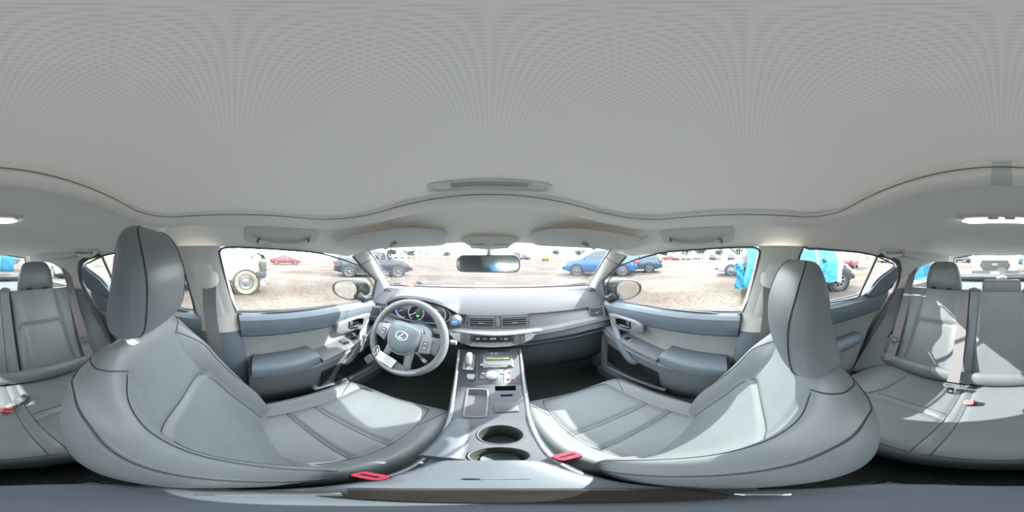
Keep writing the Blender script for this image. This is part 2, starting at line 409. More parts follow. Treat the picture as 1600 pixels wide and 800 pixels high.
mb = MB(); mb.prism([(x, y) for x, y in [(-.14, -.57), (.14, -.57), (.15, -.61), (-.15, -.61)]], f=lambda u, v: on_ceiling(u, v, -.006), th=(0, 0, .004)); mb.build('bezel', 'hard2', dl)
for sx in (-.03, .03):
    mb = MB(); mb.box(on_ceiling(sx, -.588, -.012), (.038, .014, .010), bev=.003); mb.build('switch', 'lightplas', dl)

def pillow(e1, e2, th, n=16, k=14, ex=2.6, endr=.12):
    """closed cushion-like slab between two edge curves; th vector = thickness"""
    mb = MB(); P = []; E1 = smoothpts(e1, max(1, n // (len(e1) - 1))); E2 = smoothpts(e2, max(1, n // (len(e2) - 1))); N = min(len(E1), len(E2))
    th = Vector(th)
    for i in range(N):
        s = i / (N - 1); f = min(1, sqrt(max(0, 1 - max(0, 1 - min(s, 1 - s) / endr) ** 2))); f = max(f, .03)
        c = (E1[i] + E2[i]) / 2; h = (E2[i] - E1[i]) / 2 * (.55 + .45 * f); row = []
        for j in range(k):
            a = 2 * pi * j / k; ca = abs(cos(a)) ** (2 / ex) * (1 if cos(a) > 0 else -1); sa = abs(sin(a)) ** (2 / ex) * (1 if sin(a) > 0 else -1)
            row.append(c + h * ca + th * .5 * sa * f)
        P.append(row)
    mb.grid(P, cv=True); mb.add(P[0], [tuple(range(k))]); mb.add(P[-1], [tuple(reversed(range(k)))]); return mb
# sun visors
for sgn, lab in ((-1, 'folded grey sun visor above the steering wheel side of the windscreen'), (1, 'folded grey sun visor above the passenger side of the windscreen')):
    t = thing('sun_visor', (sgn * .34, .5, .06), lab, 'sun visor', 'sun visors folded against the roof')
    fx = lambda L: [(sgn * abs(x), y, z) for x, y, z in L]
    pb = pillow(fx([(.475, .33, .058), (.38, .40, .078), (.26, .475, .092), (.14, .545, .085)]), fx([(.53, .44, .028), (.42, .53, .034), (.29, .60, .040), (.17, .635, .045)]), (0, 0, .022), n=24, endr=.16)
    pb.build('visor_panel', 'pillar', t, ang=60)
    mb = MB(); mb.tube(fx([(.50, .345, .075), (.485, .36, .062), (.44, .40, .062)]), .006); mb.build('pivot', 'lightplas', t)
    mb = MB(); c = Vector((sgn * .36, .535, .036 - .0)); T = frame(c + Vector((0, -.01, -.004)), (0, -.35, -1), (sgn * -.1, 1, 0))
    T2 = frame((sgn * .37, .527, .0395), (sgn * .05, -.40, -.9), (sgn * -.45, .8, 0)); mb.prism(rrect(.11, .014, .004, 3), th=(0, 0, .002), T=T2); mb.build('clip_label', 'hard2', t)
# overhead console and mirror stalk
oc = thing('overhead_console', (0, .58, .06), 'grey overhead console moulding above the rear-view mirror', 'overhead console')
pillow([(-.12, .575, .066), (0, .57, .068), (.12, .575, .066)], [(-.07, .655, .034), (0, .668, .030), (.07, .655, .034)], (0, 0, .022), n=16, endr=.35).build('shell', 'pillar', oc, ang=60)
mb = MB(); 
for sx in (-.055, .055):
    mb = MB(); mb.prism(rrect(.06, .035, .008, 3), th=(0, 0, .002), T=frame((sx * .8, .62, .037), (0, -.35, -.93), (0, 1, -.4))); mb.build('map_light_lens', 'lens', oc)
rm = thing('rear_view_mirror', (0, .62, 0), 'wide rear-view mirror hanging from the windscreen, dim reflective glass', 'mirror')
# face px 714..810, y 400..425
c = ray(762, 413) * .62; n = (-c).normalized(); T = frame(c, n + Vector((-.10, 0, -.02)), (0.0, 0, 1)); w_, h_ = .245, .066
def mir_out(s): 
    L = []
    for x, y in rrect(w_ * s, h_ * s if s > .99 else h_ * s, .026 * s, 6): L.append((x, y + (.006 * (1 - (2 * x / w_) ** 2))))
    return L
mb = MB(); O = mir_out(1); rows = [[(x * .96, y * .9, 0) for x, y in O], [(x, y, 0) for x, y in O], [(x * 1.015, y * 1.05, -.008) for x, y in O], [(x * .97, y * .9, -.024) for x, y in O], [(x * .6, y * .45, -.036) for x, y in O]]
mb.grid(rows, cv=True, T=T); mb.add(rows[-1], [tuple(range(len(O)))], T=T); mb.build('shell', 'mirrorback', rm, ang=50)
mb = MB(); mb.prism([(x * .965, y * .91) for x, y in O], th=(0, 0, .001), T=T); mb.build('mirror_glass', 'darkmirror', rm)
mb = MB(); mb.tube([T @ Vector((0, .0, -.03)), T @ Vector((0, .03, -.05)), Vector((0, .69, .035)), Vector((0, .70, .03))], [.012, .011, .014, .02], n=10); mb.build('stalk', 'mirrorback', rm)

# grab handles
def grab(sgn, y0, y1, lab, hook, grp):
    xm = .52; t = thing('grab_handle', (sgn * xm, (y0 + y1) / 2, .06), lab, 'grab handle', grp)
    def q(y, f, inn):  # a point on the rounded roof side, f=0 near rim, 1 near window
                x = .492 + .062 * f; v = Vector((x * sgn, y, ceil_at(x, y))); d = Vector((-sgn * .75, 0, -.65)); return v + d * inn
    ys = [y0 + (y1 - y0) * k / 6 for k in range(7)]; L = y1 - y0
    pillow([q(y, .30, .003) for y in ys], [q(y, .88, .003) for y in ys], (-sgn * .012, 0, -.008), n=24, endr=.2).build('mounting_plate', 'lightplas', t, ang=60)
    mb = MB(); pts = [q(y0 + L * .10, .66, .004), q(y0 + L * .16, .72, .022), q(y0 + L * .3, .78, .030), q(y0 + L * .5, .80, .031), q(y0 + L * .7, .78, .030), q(y0 + L * .84, .72, .022), q(y0 + L * .90, .66, .004)]
    mb.tube(smoothpts(pts, 5), .0085, n=10, flat=1.2); mb.build('grip', 'lightplas', t)
    for f in (.17, .83):
        mb = MB(); mb.tube([q(y0 + L * (f - .012), .70, .020), q(y0 + L * (f + .012), .71, .024)], .0105, n=12); mb.build('hinge_cap', 'hard2', t)
    if hook:
        mb = MB(); hy = y0 + L * .02; mb.tube([q(hy, .5, .004), q(hy, .6, .022), q(hy, .75, .028), q(hy, .85, .020)], .004, n=8); mb.build('coat_hook', 'lightplas', t)
G = 'grab handles along the roof edges'
grab(-1, .035, .30, 'large grab handle above the driver side front window', False, G)
grab(1, .035, .30, 'large grab handle above the passenger side front window', False, G)
grab(-1, -.77, -.57, 'small grab handle with coat hook above the rear left window', True, G)
grab(1, -.77, -.57, 'small grab handle with coat hook above the rear right window', True, G)

# ------------------------------------------------------------------ body sides: doors, pillars, glass
def sx(z): return .68 - .46 * (z + .25) if z > -.25 else .68
FW = [(.605, .629, -.086), (.581, .519, -.035), (.561, .336, .009), (.555, .193, .021), (.553, .088, .026), (.552, -.024, .029), (.558, -.047, .014), (.568, -.045, -.006), (.677, .015, -.244), (.68, .149, -.251), (.683, .307, -.256), (.689, .5, -.269), (.696, .727, -.285), (.70, .86, -.295)]
RW = [(.679, -.163, -.248), (.558, -.194, .008), (.553, -.227, .026), (.555, -.328, .023), (.558, -.477, .014), (.566, -.589, -.003), (.581, -.703, -.036), (.593, -.758, -.061), (.624, -.649, -.128), (.665, -.586, -.216), (.669, -.375, -.226), (.678, -.206, -.246)]
WIN_LAB = {}
def window_glass(sgn, pts, name, n):
    mb = MB(); c = sum((Vector(p) for p in pts), Vector()) / len(pts)
    f = lambda u, v: Vector((sgn * (sx(v) + .012), u, v))
    P = [(p[1] + (p[1] - c.y) * .03, p[2] + (p[2] - c.z) * .04) for p in pts]
    mb.prism(P, f=f, th=(sgn * .004, 0, 0)); o = mb.build('window_%d' % n, 'glass', kind='structure'); return o
AP = [(.50, .545, .030), (.535, .63, -.01), (.585, .735, -.065), (.64, .86, -.135), (.675, .95, -.185), (.70, 1.0, -.22)]   # windscreen side edge
AO = [(.575, .515, .0), (.600, .60, -.055), (.635, .72, -.12), (.665, .82, -.18), (.69, .90, -.25), (.705, .95, -.31)]        # toward the door
for sgn in (-1, 1):
    side = 'left' if sgn < 0 else 'right'
    fx = lambda L: [Vector((sgn * x, y, z)) for x, y, z in L]
    # A pillar trim
    t = thing('pillar_trim', (sgn * .6, .7, -.06), 'pale grey windscreen pillar trim on the %s side' % ('driver' if sgn < 0 else 'passenger'), 'pillar trim', 'windscreen pillar trims')
    a = smoothpts(fx(AP), 5); b = smoothpts(fx(AO), 5); mb = MB(); P = []
    for i in range(len(a)):
        row = []
        out = Vector((sgn * .5, .5, .25)).normalized()
        for k in range(11):
            s = k / 10; p = a[i].lerp(b[i], s) - out * .022 * sin(pi * s) ** .7; row.append(p)
        row += [b[i] + out * .035, a[i] + out * .035]; P.append(row)
    mb.grid(P, cv=True); mb.build('trim_panel', 'pillar', t, ang=60)
    mb = MB(); i = 7
    mb.tube([P[4][k] + Vector((0, 0, -.0005)) for k in range(11)], .0015, n=5); mb.build('trim_seam', 'seal', t)
    mb = MB(); mb.tube([p + Vector((sgn * -.006, -.004, 0)) for p in b], .006, n=6); mb.build('edge_seal', 'seal', t)
    # B pillar
    t = thing('pillar_trim', (sgn * .62, -.08, -.1), 'light grey centre pillar trim with belt slot, %s side' % ('driver' if sgn < 0 else 'passenger'), 'pillar trim', 'centre pillar trims')
    mb = MB(); P = []
    for k in range(15):
        s = k / 14; z = .034 - s * .365
        yf = interp([(0, -.045), (.1, -.045), (.75, .015), (1, .03)], s); yr = interp([(0, -.21), (.1, -.196), (.75, -.165), (1, -.16)], s)
        row = []
        for j in range(13):
            q = j / 12; y = yf + (yr - yf) * q; row.append((sgn * (sx(max(z, -.25)) + .004 - .034 * sin(pi * q) ** .55), y, z))
        row += [(sgn * (sx(max(z, -.25)) + .06), yr, z), (sgn * (sx(max(z, -.25)) + .06), yf, z)]
        P.append(row)
    mb.grid(P, cv=True); mb.add(P[-1], [tuple(range(len(P[-1])))]); mb.build('upper_trim', 'pillar', t, ang=60)
    mb = MB(); P = []
    for k in range(8):
        s = k / 7; z = -.331 - s * .60; yf = .03 + .09 * s; yr = -.16 - .05 * s
        P.append([(sgn * (.68 - .030 * sin(pi * j / 10) ** .55), yf + (yr - yf) * j / 10, z) for j in range(11)] + [(sgn * .74, yr, z), (sgn * .74, yf, z)])
    mb.grid(P, cv=True); mb.build('lower_trim', 'soft', t, ang=60)
    # raised adjuster plate
    mb = MB()
    def bp(z, q, o): return Vector((sgn * (sx(max(z, -.25)) + .004 - .034 * sin(pi * q) ** .55 - o), interp([(-.34, .03), (-.25, .015), (0, -.045), (.04, -.045)], z) * (1 - q) + interp([(-.34, -.16), (-.25, -.165), (0, -.196), (.04, -.21)], z) * q, z))
    grd = [[bp(-.02 - .24 * i / 12, .22 + .56 * j / 8, .005 if 0 < i < 12 and 0 < j < 8 else -.004) for j in range(9)] for i in range(13)]; mb.grid(grd)
    mb.build('adjuster_plate', 'lightplas', t)
    # seat belt with its guide
    b_ = thing('seat_belt', (sgn * .6, -.09, -.1), 'grey front seat belt hanging from its %s side pillar guide' % ('driver' if sgn < 0 else 'passenger'), 'seat belt', 'front seat belts')
    mb = MB(); c = Vector((sgn * .585, -.085, -.085))
    pillow([c + Vector((0, .035, .032)), c + Vector((-sgn * .012, 0, .042)), c + Vector((0, -.036, .022))], [c + Vector((0, .030, -.022)), c + Vector((-sgn * .014, 0, -.03)), c + Vector((0, -.034, -.035))], (-sgn * .028, 0, -.01), n=10, endr=.3).build('guide', 'lightplas', b_, ang=60)
    mb = MB(); pts = smoothpts([(sgn * .572, -.085, -.10), (sgn * .595, -.088, -.2), (sgn * .615, -.075, -.36), (sgn * .63, -.06, -.60), (sgn * .645, -.05, -.86)], 6)
    mb.grid([[p + Vector((0, .024 * k, 0)) for k in (-1, 0, 1)] + [p + Vector((sgn * .0025, .024 * k, 0)) for k in (1, 0, -1)] for p in pts], cv=True); mb.build('webbing', 'belt', b_)

# door builder -----------------------------------------------------
def door_x(z, ys, front=True):
    """inner surface distance: profile of the trim from belt to sill"""
    pr = [(-.92, .675), (-.80, .672), (-.60, .670), (-.53, .682), (-.47, .695), (-.41, .690), (-.365, .676), (-.36, .668), (-.31, .648), (-.275, .650), (-.258, .668), (-.250, .685)]
    return interp(pr, z)
def make_door(sgn, y0, y1, lab, belt, rear=False):
    t = thing('door', (sgn * .68, (y0(-.5) + y1(-.5)) / 2, -.5), lab, 'car door', kind='thing')
    zs = [-.250, -.253, -.258, -.266, -.275, -.29, -.31, -.33, -.35, -.360, -.3605, -.365, -.38, -.395, -.41, -.44, -.47, -.50, -.53, -.58, -.65, -.72, -.80, -.92]
    mb = MB(); P = []; M_ = []
    for z in zs:
        row = []
        for k in range(25):
            zb = z; ya, yb = y0(z), y1(z); y = ya + (yb - ya) * k / 24
            dz = (belt(y) + .25) * max(0, 1 - (-.25 - z) / .4); e = .0
            row.append((sgn * (door_x(z, y) - (.0)), y, z + dz))
        P.append(row)
    mb.grid(P[:10], m=0); mb.grid(P[9:], m=1)
    mb.grid([[(sgn * .75, p[1], p[2] - .06) for p in P[0]], P[0]], m=3)
    skin = [[(sgn * (.79 if z < -.4 else .75), p[1], p[2] - .01) for p in P[i]] for i, z in enumerate(zs) if i % 4 == 0 or z == -.92]
    mb.grid(skin, m=2)
    mb.grid([[r[0] for r in P], [Vector(r[0]) + Vector((sgn * .09, 0, 0)) for r in P]], m=3); mb.grid([[r[-1] for r in P], [Vector(r[-1]) + Vector((sgn * .09, 0, 0)) for r in P]], m=3)
    mb.build('door_panel', ['soft', 'soft2', 'carpaint', 'seal'], t, ang=40)
    mb = MB(); row = P[9]; mb.tube([Vector(p) + Vector((-sgn * .000, 0, -.001)) for p in row], .002, n=5); mb.build('trim_crease', 'seam', t)
    mb = MB(); mb.tube([Vector(p) + Vector((sgn * .004, 0, .003)) for p in P[0]], .004, n=6); mb.build('belt_seal', 'seal', t)
    return t
bf = lambda y: interp([(0, -.247), (.15, -.251), (.5, -.266), (.9, -.292)], y)
for sgn in (-1, 1):
    drv = sgn < 0
    t = make_door(sgn, lambda z: .82, lambda z: .02 + (-.25 - z) * .12 if z < -.25 else .015, 'front door on the %s side with silver handle and padded armrest' % ('driver' if drv else 'passenger'), bf)
    fx = lambda L: [Vector((sgn * x, y, z)) for x, y, z in L]
    # window frame seal
    mb = MB(); L = smoothpts(fx([(x - .004, y, z) for x, y, z in FW]), 3, closed=True); mb.tube(L, .0035, n=6, closed=True); mb.build('window_seal', 'seal', t)
    mb = MB(); mb.prism([(.78, -.276), (.93, -.30), (.90, -.25), (.80, -.165), (.765, -.150)], f=lambda u, v: Vector((sgn * (sx(v) - .006), u, v)), th=(sgn * .02, 0, 0)); mb.tube(fx([(.645, .765, -.15), (.685, .775, -.276)]), .008, n=6); mb.build('mirror_corner', 'hard', t)
    # armrest pad
    zt = -.515
    ap = pillow(fx([(.700, .075, zt + .004), (.700, .25, zt + .009), (.700, .335, zt + .016)]), fx([(.578, .055, zt - .006), (.572, .22, zt + .001), (.584, .35, zt + .012)]), (0, 0, .07), n=20, k=24, ex=4.5, endr=.06); ap.build('armrest', 'soft', t, ang=60)
    # lower pocket body
    mb = MB(); P = []
    for k in range(17):
        s = k / 16; y = .06 + s * .70
        xin = interp([(0, .615), (.4, .60), (.7, .605), (1, .64)], s); zt2 = interp([(0, -.545), (.4, -.535), (1, -.475)], s)
        P.append([(sgn * .69, y, zt2), (sgn * (xin - .005), y, zt2), (sgn * (xin - .012), y, zt2 - .01), (sgn * (xin - .005), y, zt2 - .03), (sgn * (xin + .01), y, zt2 - .12), (sgn * (xin + .03), y, -.80), (sgn * .68, y, -.86)])
    mb.grid(P, cv=False); mb.add(P[0], [tuple(range(7))]); mb.add(P[-1], [tuple(range(7))]); mb.build('lower_panel', 'hard2' , t, ang=35)
    # switch panel
    mb = MB(); q = [(.690, .36, -.508), (.690, .62, -.468), (.690, .76, -.452), (.640, .77, -.452), (.600, .60, -.478), (.588, .36, -.512)]
    q = fx(q)
    cpt = sum(q, Vector()) / 6; mb.add(q + [cpt + Vector((0, 0, .003))] + [p + Vector((0, 0, -.035)) for p in q], [(i, (i + 1) % 6, 6) for i in range(6)] + [(i, (i + 1) % 6, (i + 1) % 6 + 7, i + 7) for i in range(6)]); mb.build('switch_panel', 'silver' if drv else 'hard2', t, ang=30)
    mb = MB(); mb.tube(smoothpts([q[5] + Vector((0, 0, -.002)), q[4] + Vector((0, 0, -.002)), q[3] + Vector((0, 0, -.002))], 6), .004, n=6); mb.build('panel_edge', 'silver' if drv else 'hard', t)
    up = (q[1] - q[0]).cross(q[5] - q[0]).normalized(); up = up if up.z > 0 else -up
    def sw(y, xx, w, l, mm, h=.006):
        z = interp([(.36, -.509), (.60, -.472), (.77, -.449)], y); mb = MB(); mb.box((sgn * xx, y, z + h / 2 + .001), (w, l, h), bev=.002); mb.build('window_switch', mm, t)
    if drv:
        sw(.52, .628, .020, .030, 'black'); sw(.52, .655, .020, .030, 'hard'); sw(.575, .634, .020, .030, 'black'); sw(.575, .66, .020, .030, 'hard'); sw(.63, .65, .018, .022, 'black')
    else:
        sw(.57, .640, .030, .022, 'black'); sw(.545, .640, .030, .014, 'buttonlt', .004); sw(.66, .66, .022, .012, 'buttonlt', .004)
    # inner handle: silver bezel, recess, lever
    def hp(px, py, off=0):
        p = hit(1530 - px, py, (.665 , 0, 0), (1, 0, 0)) if px < 765 else hit(px, py, (.665, 0, 0), (1, 0, 0)); return Vector((sgn * (p.x - off), p.y, p.z))
    out = [(954, 489), (962, 489), (990, 497), (1000, 501), (1008, 507), (1007, 517), (1001, 520), (985, 516), (966, 512), (961, 505)]
    mb = MB(); O = [hp(*p, .018) for p in out]; c = sum(O, Vector()) / len(O); O2 = [c + (p - c) * .84 + Vector((-sgn * .006, 0, 0)) for p in O]; B_ = [c + (p - c) * 1.03 + Vector((sgn * .022, 0, 0)) for p in O]
    inn = [(966, 496), (976, 496), (990, 501), (991, 511), (985, 512), (968, 505)]; I = [hp(*p, .024) for p in inn]; I2 = [hp(*p, -.004) for p in inn]
    mb.grid([B_, O, O2], cv=True, m=0)
    f2 = lambda u, v: Vector((sgn * (.665 - .024), u, v)); mb.prism([(p.y, p.z) for p in O2], [[(p.y, p.z) for p in I]], f=f2)
    mb.build('handle_bezel', 'silver', t, ang=40)
    mb = MB(); mb.grid([I, I2], cv=True); mb.add(I2, [tuple(range(6))]); mb.build('handle_recess', 'black', t)
    mb = MB(); mb.tube(smoothpts([hp(969, 504, .012), hp(978, 508, .026), hp(988, 511, .022)], 5), .0055, n=8, flat=1.3); mb.build('door_handle', 'chrome', t)
    mb = MB(); mb.box(hp(985.5, 502.5, .018), (.012, .022, .030), bev=.004); mb.build('lock_knob', 'hard', t)
    # pull strap running down to the armrest
    e1 = [hp(956, 494, .015), hp(961, 508, .025), hp(975, 530, .06), hp(992, 552, .075), hp(1003, 562, .07)]; e2 = [hp(964, 505, .018), hp(972, 514, .025), hp(985, 530, .06), hp(1001, 550, .07), hp(1011, 560, .06)]
    pillow([p for p in e1], [p for p in e2], (-sgn * .022, 0, .006), n=20, endr=.1).build('pull_grip', 'silver' if drv else 'soft', t, ang=60)
    # pocket slot and reflector
    mb = MB(); mb.prism([(.36, -.60), (.70, -.56), (.72, -.72), (.36, -.735)], f=lambda u, v: Vector((sgn * (.595 + .03 * max(0, (u - .36) / .35) + (-.57 - v) * .09), u, v)), th=(-sgn * .004, 0, 0)); mb.build('map_pocket', 'black', t)
    mb = MB(); mb.box((sgn * .602, .50, -.735), (.02, .36, .010), bev=.003); mb.build('pocket_lip', 'hard2', t)
    # rear door
    rb = lambda y: interp([(-.8, -.205), (-.586, -.216), (-.375, -.228), (-.206, -.246)], y)
    t = make_door(sgn, lambda z: -.135, lambda z: interp([(-.92, -.45), (-.60, -.55), (-.40, -.70), (-.25, -.80)], z), 'rear door on the %s side behind the centre pillar' % ('driver' if drv else 'passenger'), rb)
    mb = MB(); L = smoothpts(fx([(x - .004, y, z) for x, y, z in RW]), 3, closed=True); mb.tube(L, .0045, n=6, closed=True); mb.build('window_seal', 'seal', t)
    mb = MB(); mb.tube(fx([(.560, -.587, .003), (.662, -.548, -.222)]), .0075, n=6); mb.build('window_divider', 'seal', t)
    w = fx([(.593, -.758, -.061), (.624, -.649, -.128), (.665, -.586, -.216), (.655, -.62, -.235), (.650, -.72, -.235), (.640, -.80, -.20), (.62, -.825, -.13), (.595, -.80, -.05)])
    mb = MB(); c = sum(w, Vector()) / 8 + Vector((-sgn * .015, 0, 0)); wi = [c + (p - c) * .86 + Vector((-sgn * .016, 0, 0)) for p in w]
    mb.grid([[p + Vector((sgn * .05, 0, 0)) for p in w], w, wi], cv=True); mb.add(wi + [c + Vector((-sgn * .008, 0, 0))], [(i, (i + 1) % 8, 8) for i in range(8)]); mb.build('corner_trim', 'soft', t, ang=50)
    mb = MB(); mb.tube(fx([(.600, -.755, -.075), (.634, -.650, -.145), (.665, -.600, -.215)]), .010, n=8); mb.build('corner_ledge', 'soft2', t)
    pillow(fx([(.70, -.24, -.475), (.70, -.40, -.47), (.70, -.56, -.46)]), fx([(.60, -.24, -.48), (.60, -.40, -.475), (.62, -.56, -.46)]), (0, 0, .06), n=16).build('armrest', 'soft', t, ang=60)
    mb = MB(); e = smoothpts(fx([(.560, -.60, .012), (.575, -.72, -.012), (.590, -.80, -.05), (.615, -.845, -.12), (.645, -.85, -.20), (.665, -.78, -.32), (.67, -.68, -.46), (.67, -.58, -.62)]), 5); mb.tube(e, .014, n=8); mb.build('door_edge_seal', 'seal', t)
    # C pillar and quarter trim with its small window
    c_ = thing('pillar_trim', (sgn * .58, -1.1, -.12), 'cream rear pillar trim around the small quarter window, %s side' % ('driver' if drv else 'passenger'), 'pillar trim', 'rear pillar trims')
    def qx(y, z): return (sx(z) + .02 - .02) * (1 - .16 * max(0, (-.75 - y)) / .8)
    outer = [(-.60, .02), (-.72, .0), (-.80, -.03), (-.845, -.09), (-.86, -.20), (-.84, -.30), (-.95, -.36), (-1.62, -.36), (-1.60, -.22), (-1.52, -.10), (-1.44, .02), (-1.2, .03), (-.9, .03)]
    hole = [(-1.03, -.215), (-1.00, -.175), (-1.01, -.105), (-1.05, -.070), (-1.15, -.045), (-1.27, -.05), (-1.32, -.09), (-1.33, -.17), (-1.30, -.21)]
    mb = MB(); mb.prism(outer, [hole], f=lambda u, v: Vector((sgn * (qx(u, v) - .003), u, v)), th=(sgn * .03, 0, 0)); mb.build('trim_panel', 'pillar', c_, ang=30)
    mb = MB(); mb.tube([Vector((sgn * (qx(p.x, p.y) - .002), p.x, p.y)) for p in smoothpts([(a, b, 0) for a, b in hole], 3, closed=True)], .006, n=6, closed=True); mb.build('quarter_window_seal', 'pillar', c_)
    mb = MB(); mb.prism([(u * 1.0, v) for u, v in hole], f=lambda u, v: Vector((sgn * (qx(u, v) + .03), u, v)), th=(sgn * .003, 0, 0)); mb.build('quarter_window_glass', 'glass', c_)
    window_glass(sgn, FW, 'g', 2 if drv else 3); window_glass(sgn, RW, 'g', 4 if drv else 5)
    # outside mirror
    m_ = thing('wing_mirror', (sgn * .84, .62, -.2), 'wing mirror outside the %s window' % ("driver's" if drv else "passenger's"), 'wing mirror', 'outside mirrors')
    # glass px 970..998 / y 440..466 on the passenger side (mirror image on the other)
    cpx = 981 if not drv else 1530 - 981 - 9
    c = ray(cpx, 452.5) * 1.04; tocam = (-c).normalized(); nrm = (tocam + Vector((-sgn * .0, -1.0, .02)).normalized() * 1.0).normalized(); nrm = Vector((-sgn * .30, -.95, .0)).normalized()
    T = frame(c, nrm, (0, 0, 1)); s_ = sgn
    O = []
    for k in range(28):
        a = 2 * pi * k / 28; ca, sa = cos(a), sin(a); x = .085 * abs(ca) ** .85 * (1 if ca > 0 else -1); y = .058 * abs(sa) ** .85 * (1 if sa > 0 else -1) * (1 - .18 * s_ * x / .085); O.append((x * 1.15 + s_ * .008, y * 1.12))
    rows = [[(x * .84, y * .84, -.006) for x, y in O], [(x * .9, y * .9, .004) for x, y in O], [(x, y, 0) for x, y in O], [(x * 1.02 - s_ * .012, y * 1.07, -.035) for x, y in O], [(x * 1.0 - s_ * .032, y * 1.06, -.075) for x, y in O], [(x * .86 - s_ * .042, y * .90, -.115) for x, y in O], [(x * .5 - s_ * .05, y * .5, -.14) for x, y in O]]
    mb = MB(); mb.grid(rows, cv=True, T=T); mb.add(rows[-1], [tuple(range(28))], T=T); mb.build('shell', 'mirror_shell_out', m_, ang=60)
    mb = MB(); mb.prism([(x * .85, y * .85) for x, y in O], th=(0, 0, .001), T=frame(c - nrm * .004, nrm, (0, 0, 1))); mb.build('mirror_glass', 'mirror', m_)
    inner = T @ Vector((-s_ * .07, -.03, -.03))
    mb = MB(); mb.tube([inner, inner + Vector((-sgn * .05, .0, -.02)), Vector((sgn * .70, .80, -.27))], [.034, .024, .022], n=12); mb.build('mirror_arm', 'mirror_shell_out', m_, ang=60)
# windscreen
def wsp(u, v):   # u -1..1 across, v 0 top .. 1 bottom
    a = [Vector(p) for p in AP]; i = v * 5; k = min(4, int(i)); p = a[k].lerp(a[k + 1], i - k)
    hx = p.x + .012; cy = interp([(0, .64), (1, 1.13)], v); return Vector((hx * u, cy + (p.y - cy) * (abs(u) ** 2.2), interp([(0, .058), (1, -.225)], v) * (1 - u * u) + p.z * u * u))
mb = MB(); mb.grid([[wsp(u / 12 - 1, v / 10) for u in range(25)] for v in range(11)])
ws = mb.build('window_1', 'ws', kind='structure', ang=80)
mb = MB(); b = [wsp(u / 20 - 1, .985) + Vector((0, -.008, .002)) for u in range(41)]
mb.tube(b, .006, n=6); 
for s in (-1, 1): mb.tube([wsp(s * .985, v / 12) + Vector((-s * .004, -.006, 0)) for v in range(13)], .004, n=6)
tr = mb.build('trim_1', 'seal', kind='structure')
# reversed lot number, inspection sticker
def ws_hit(px, py):
    best = None; d = ray(px, py)
    for i in range(60):
        for j in range(60):
            p = wsp(-1 + 2 * i / 60, j / 60); e = (p.normalized() - d).length
            if best is None or e < best[0]: best = (e, p, (-1 + 2 * i / 60, j / 60))
    a0, b0 = best[2]
    for i in range(-20, 21):
        for j in range(-20, 21):
            p = wsp(a0 + i / 600, b0 + j / 1200); e = (p.normalized() - d).length
            if e < best[0]: best = (e, p, (a0, b0))
    return best[1]
no = MB(); s = '63863286x'
for i, ch in enumerate(s):
    px = 668 - i * 9.6; p = ws_hit(px, 395 + i * .5); q = ws_hit(px - 10, 395.5 + i * .5); r_ = (p - q).normalized()
    z = r_.cross(Vector((0, .72, .60)) ).normalized(); y = Vector((0, -.52, .85)); y = (y - r_ * y.dot(r_)).normalized(); zz = (-r_).cross(y)
    Tm = Matrix((-r_, y, zz)).transposed().to_4x4(); Tm.translation = p - Vector((0, .012, .006)); text(no, ch, .050, Tm, sx=.85)
no.build('painted_number', 'faint', label='faint reversed lot number painted on the windscreen by the left pillar', cat='marking')
st = thing('window_sticker', ws_hit(638, 442), 'small orange and white sticker low on the windscreen behind the wheel', 'sticker')
p = ws_hit(638, 442.5); T = frame(p - Vector((0, .012, .004)), (.3, -.8, .5), (0, .5, .8))
mb = MB(); mb.prism(rrect(.098, .028, .002, 2), [rrect(.084, .019, .001, 2)], T=T, th=(0, 0, .001)); mb.prism(rrect(.016, .008, .003, 2, .0, 0.001), T=T, th=(0, 0, .0015)); mb.build('print', 'orange', st)
mb = MB(); mb.prism(rrect(.098, .028, .002, 2), T=T, th=(0, 0, .0006)); mb.build('backing', 'buttonlt', st)
mb = MB(); T = frame(ws_hit(656, 441) - Vector((0, .012, .004)), (.2, -.8, .5), (0, .5, .8)); mb.prism(ellipse(.020, .010), T=T, th=(0, 0, .001)); mb.box((0, -.002, .001), (.055, .004, .001), T=T); mb.build('dealer_sticker', 'faint', label='faint pale sticker beside the orange one on the windscreen', cat='sticker')

# ------------------------------------------------------------------ rear end: tailgate trim and glass
tg = thing('tailgate', (0, -1.6, -.12), 'pale tailgate trim around the rear window behind the back seat', 'tailgate')
wo = [(-.52, -.02), (-.47, .0), (-.3, .008), (0, .01), (.3, .008), (.47, .0), (.52, -.02), (.56, -.10), (.575, -.20), (.55, -.228)] 
bot = [(.3, -.228), (.07, -.228), (.045, -.222), (.02, -.208), (0, -.203), (-.02, -.208), (-.045, -.222), (-.07, -.228), (-.3, -.228), (-.55, -.228), (-.575, -.20), (-.56, -.10)]
ty = lambda v: -1.50 + (v - .01) * 1.05
hole = [(u * .87, v) for u, v in wo + bot]
hole = [(u, -.018 if v > -.015 and abs(u) > .40 else v) for u, v in hole]
mb = MB(); mb.prism([(-.62, .06), (.62, .06), (.66, -.10), (.66, -.262), (-.66, -.262), (-.66, -.10)], [hole], f=lambda u, v: Vector((u, ty(v), v)), th=(0, -.04, 0)); mb.build('upper_trim', 'pillar', tg)
mb = MB(); mb.grid([[Vector((u * .66, ty(-.262) + .0 + (0 if k < 1 else -.02), [-.262, -.27, -.40, -.75][k])) for u in (-1, -.5, 0, .5, 1)] for k in range(4)]); mb.build('lower_trim', 'hard', tg)
mb = MB(); mb.prism([(u * 1.05, v + (0.01 if v > -.1 else -.01)) for u, v in hole], f=lambda u, v: Vector((u, ty(v) - .045, v)), th=(0, -.004, 0)); mb.build('rear_window_glass', 'glass', tg)
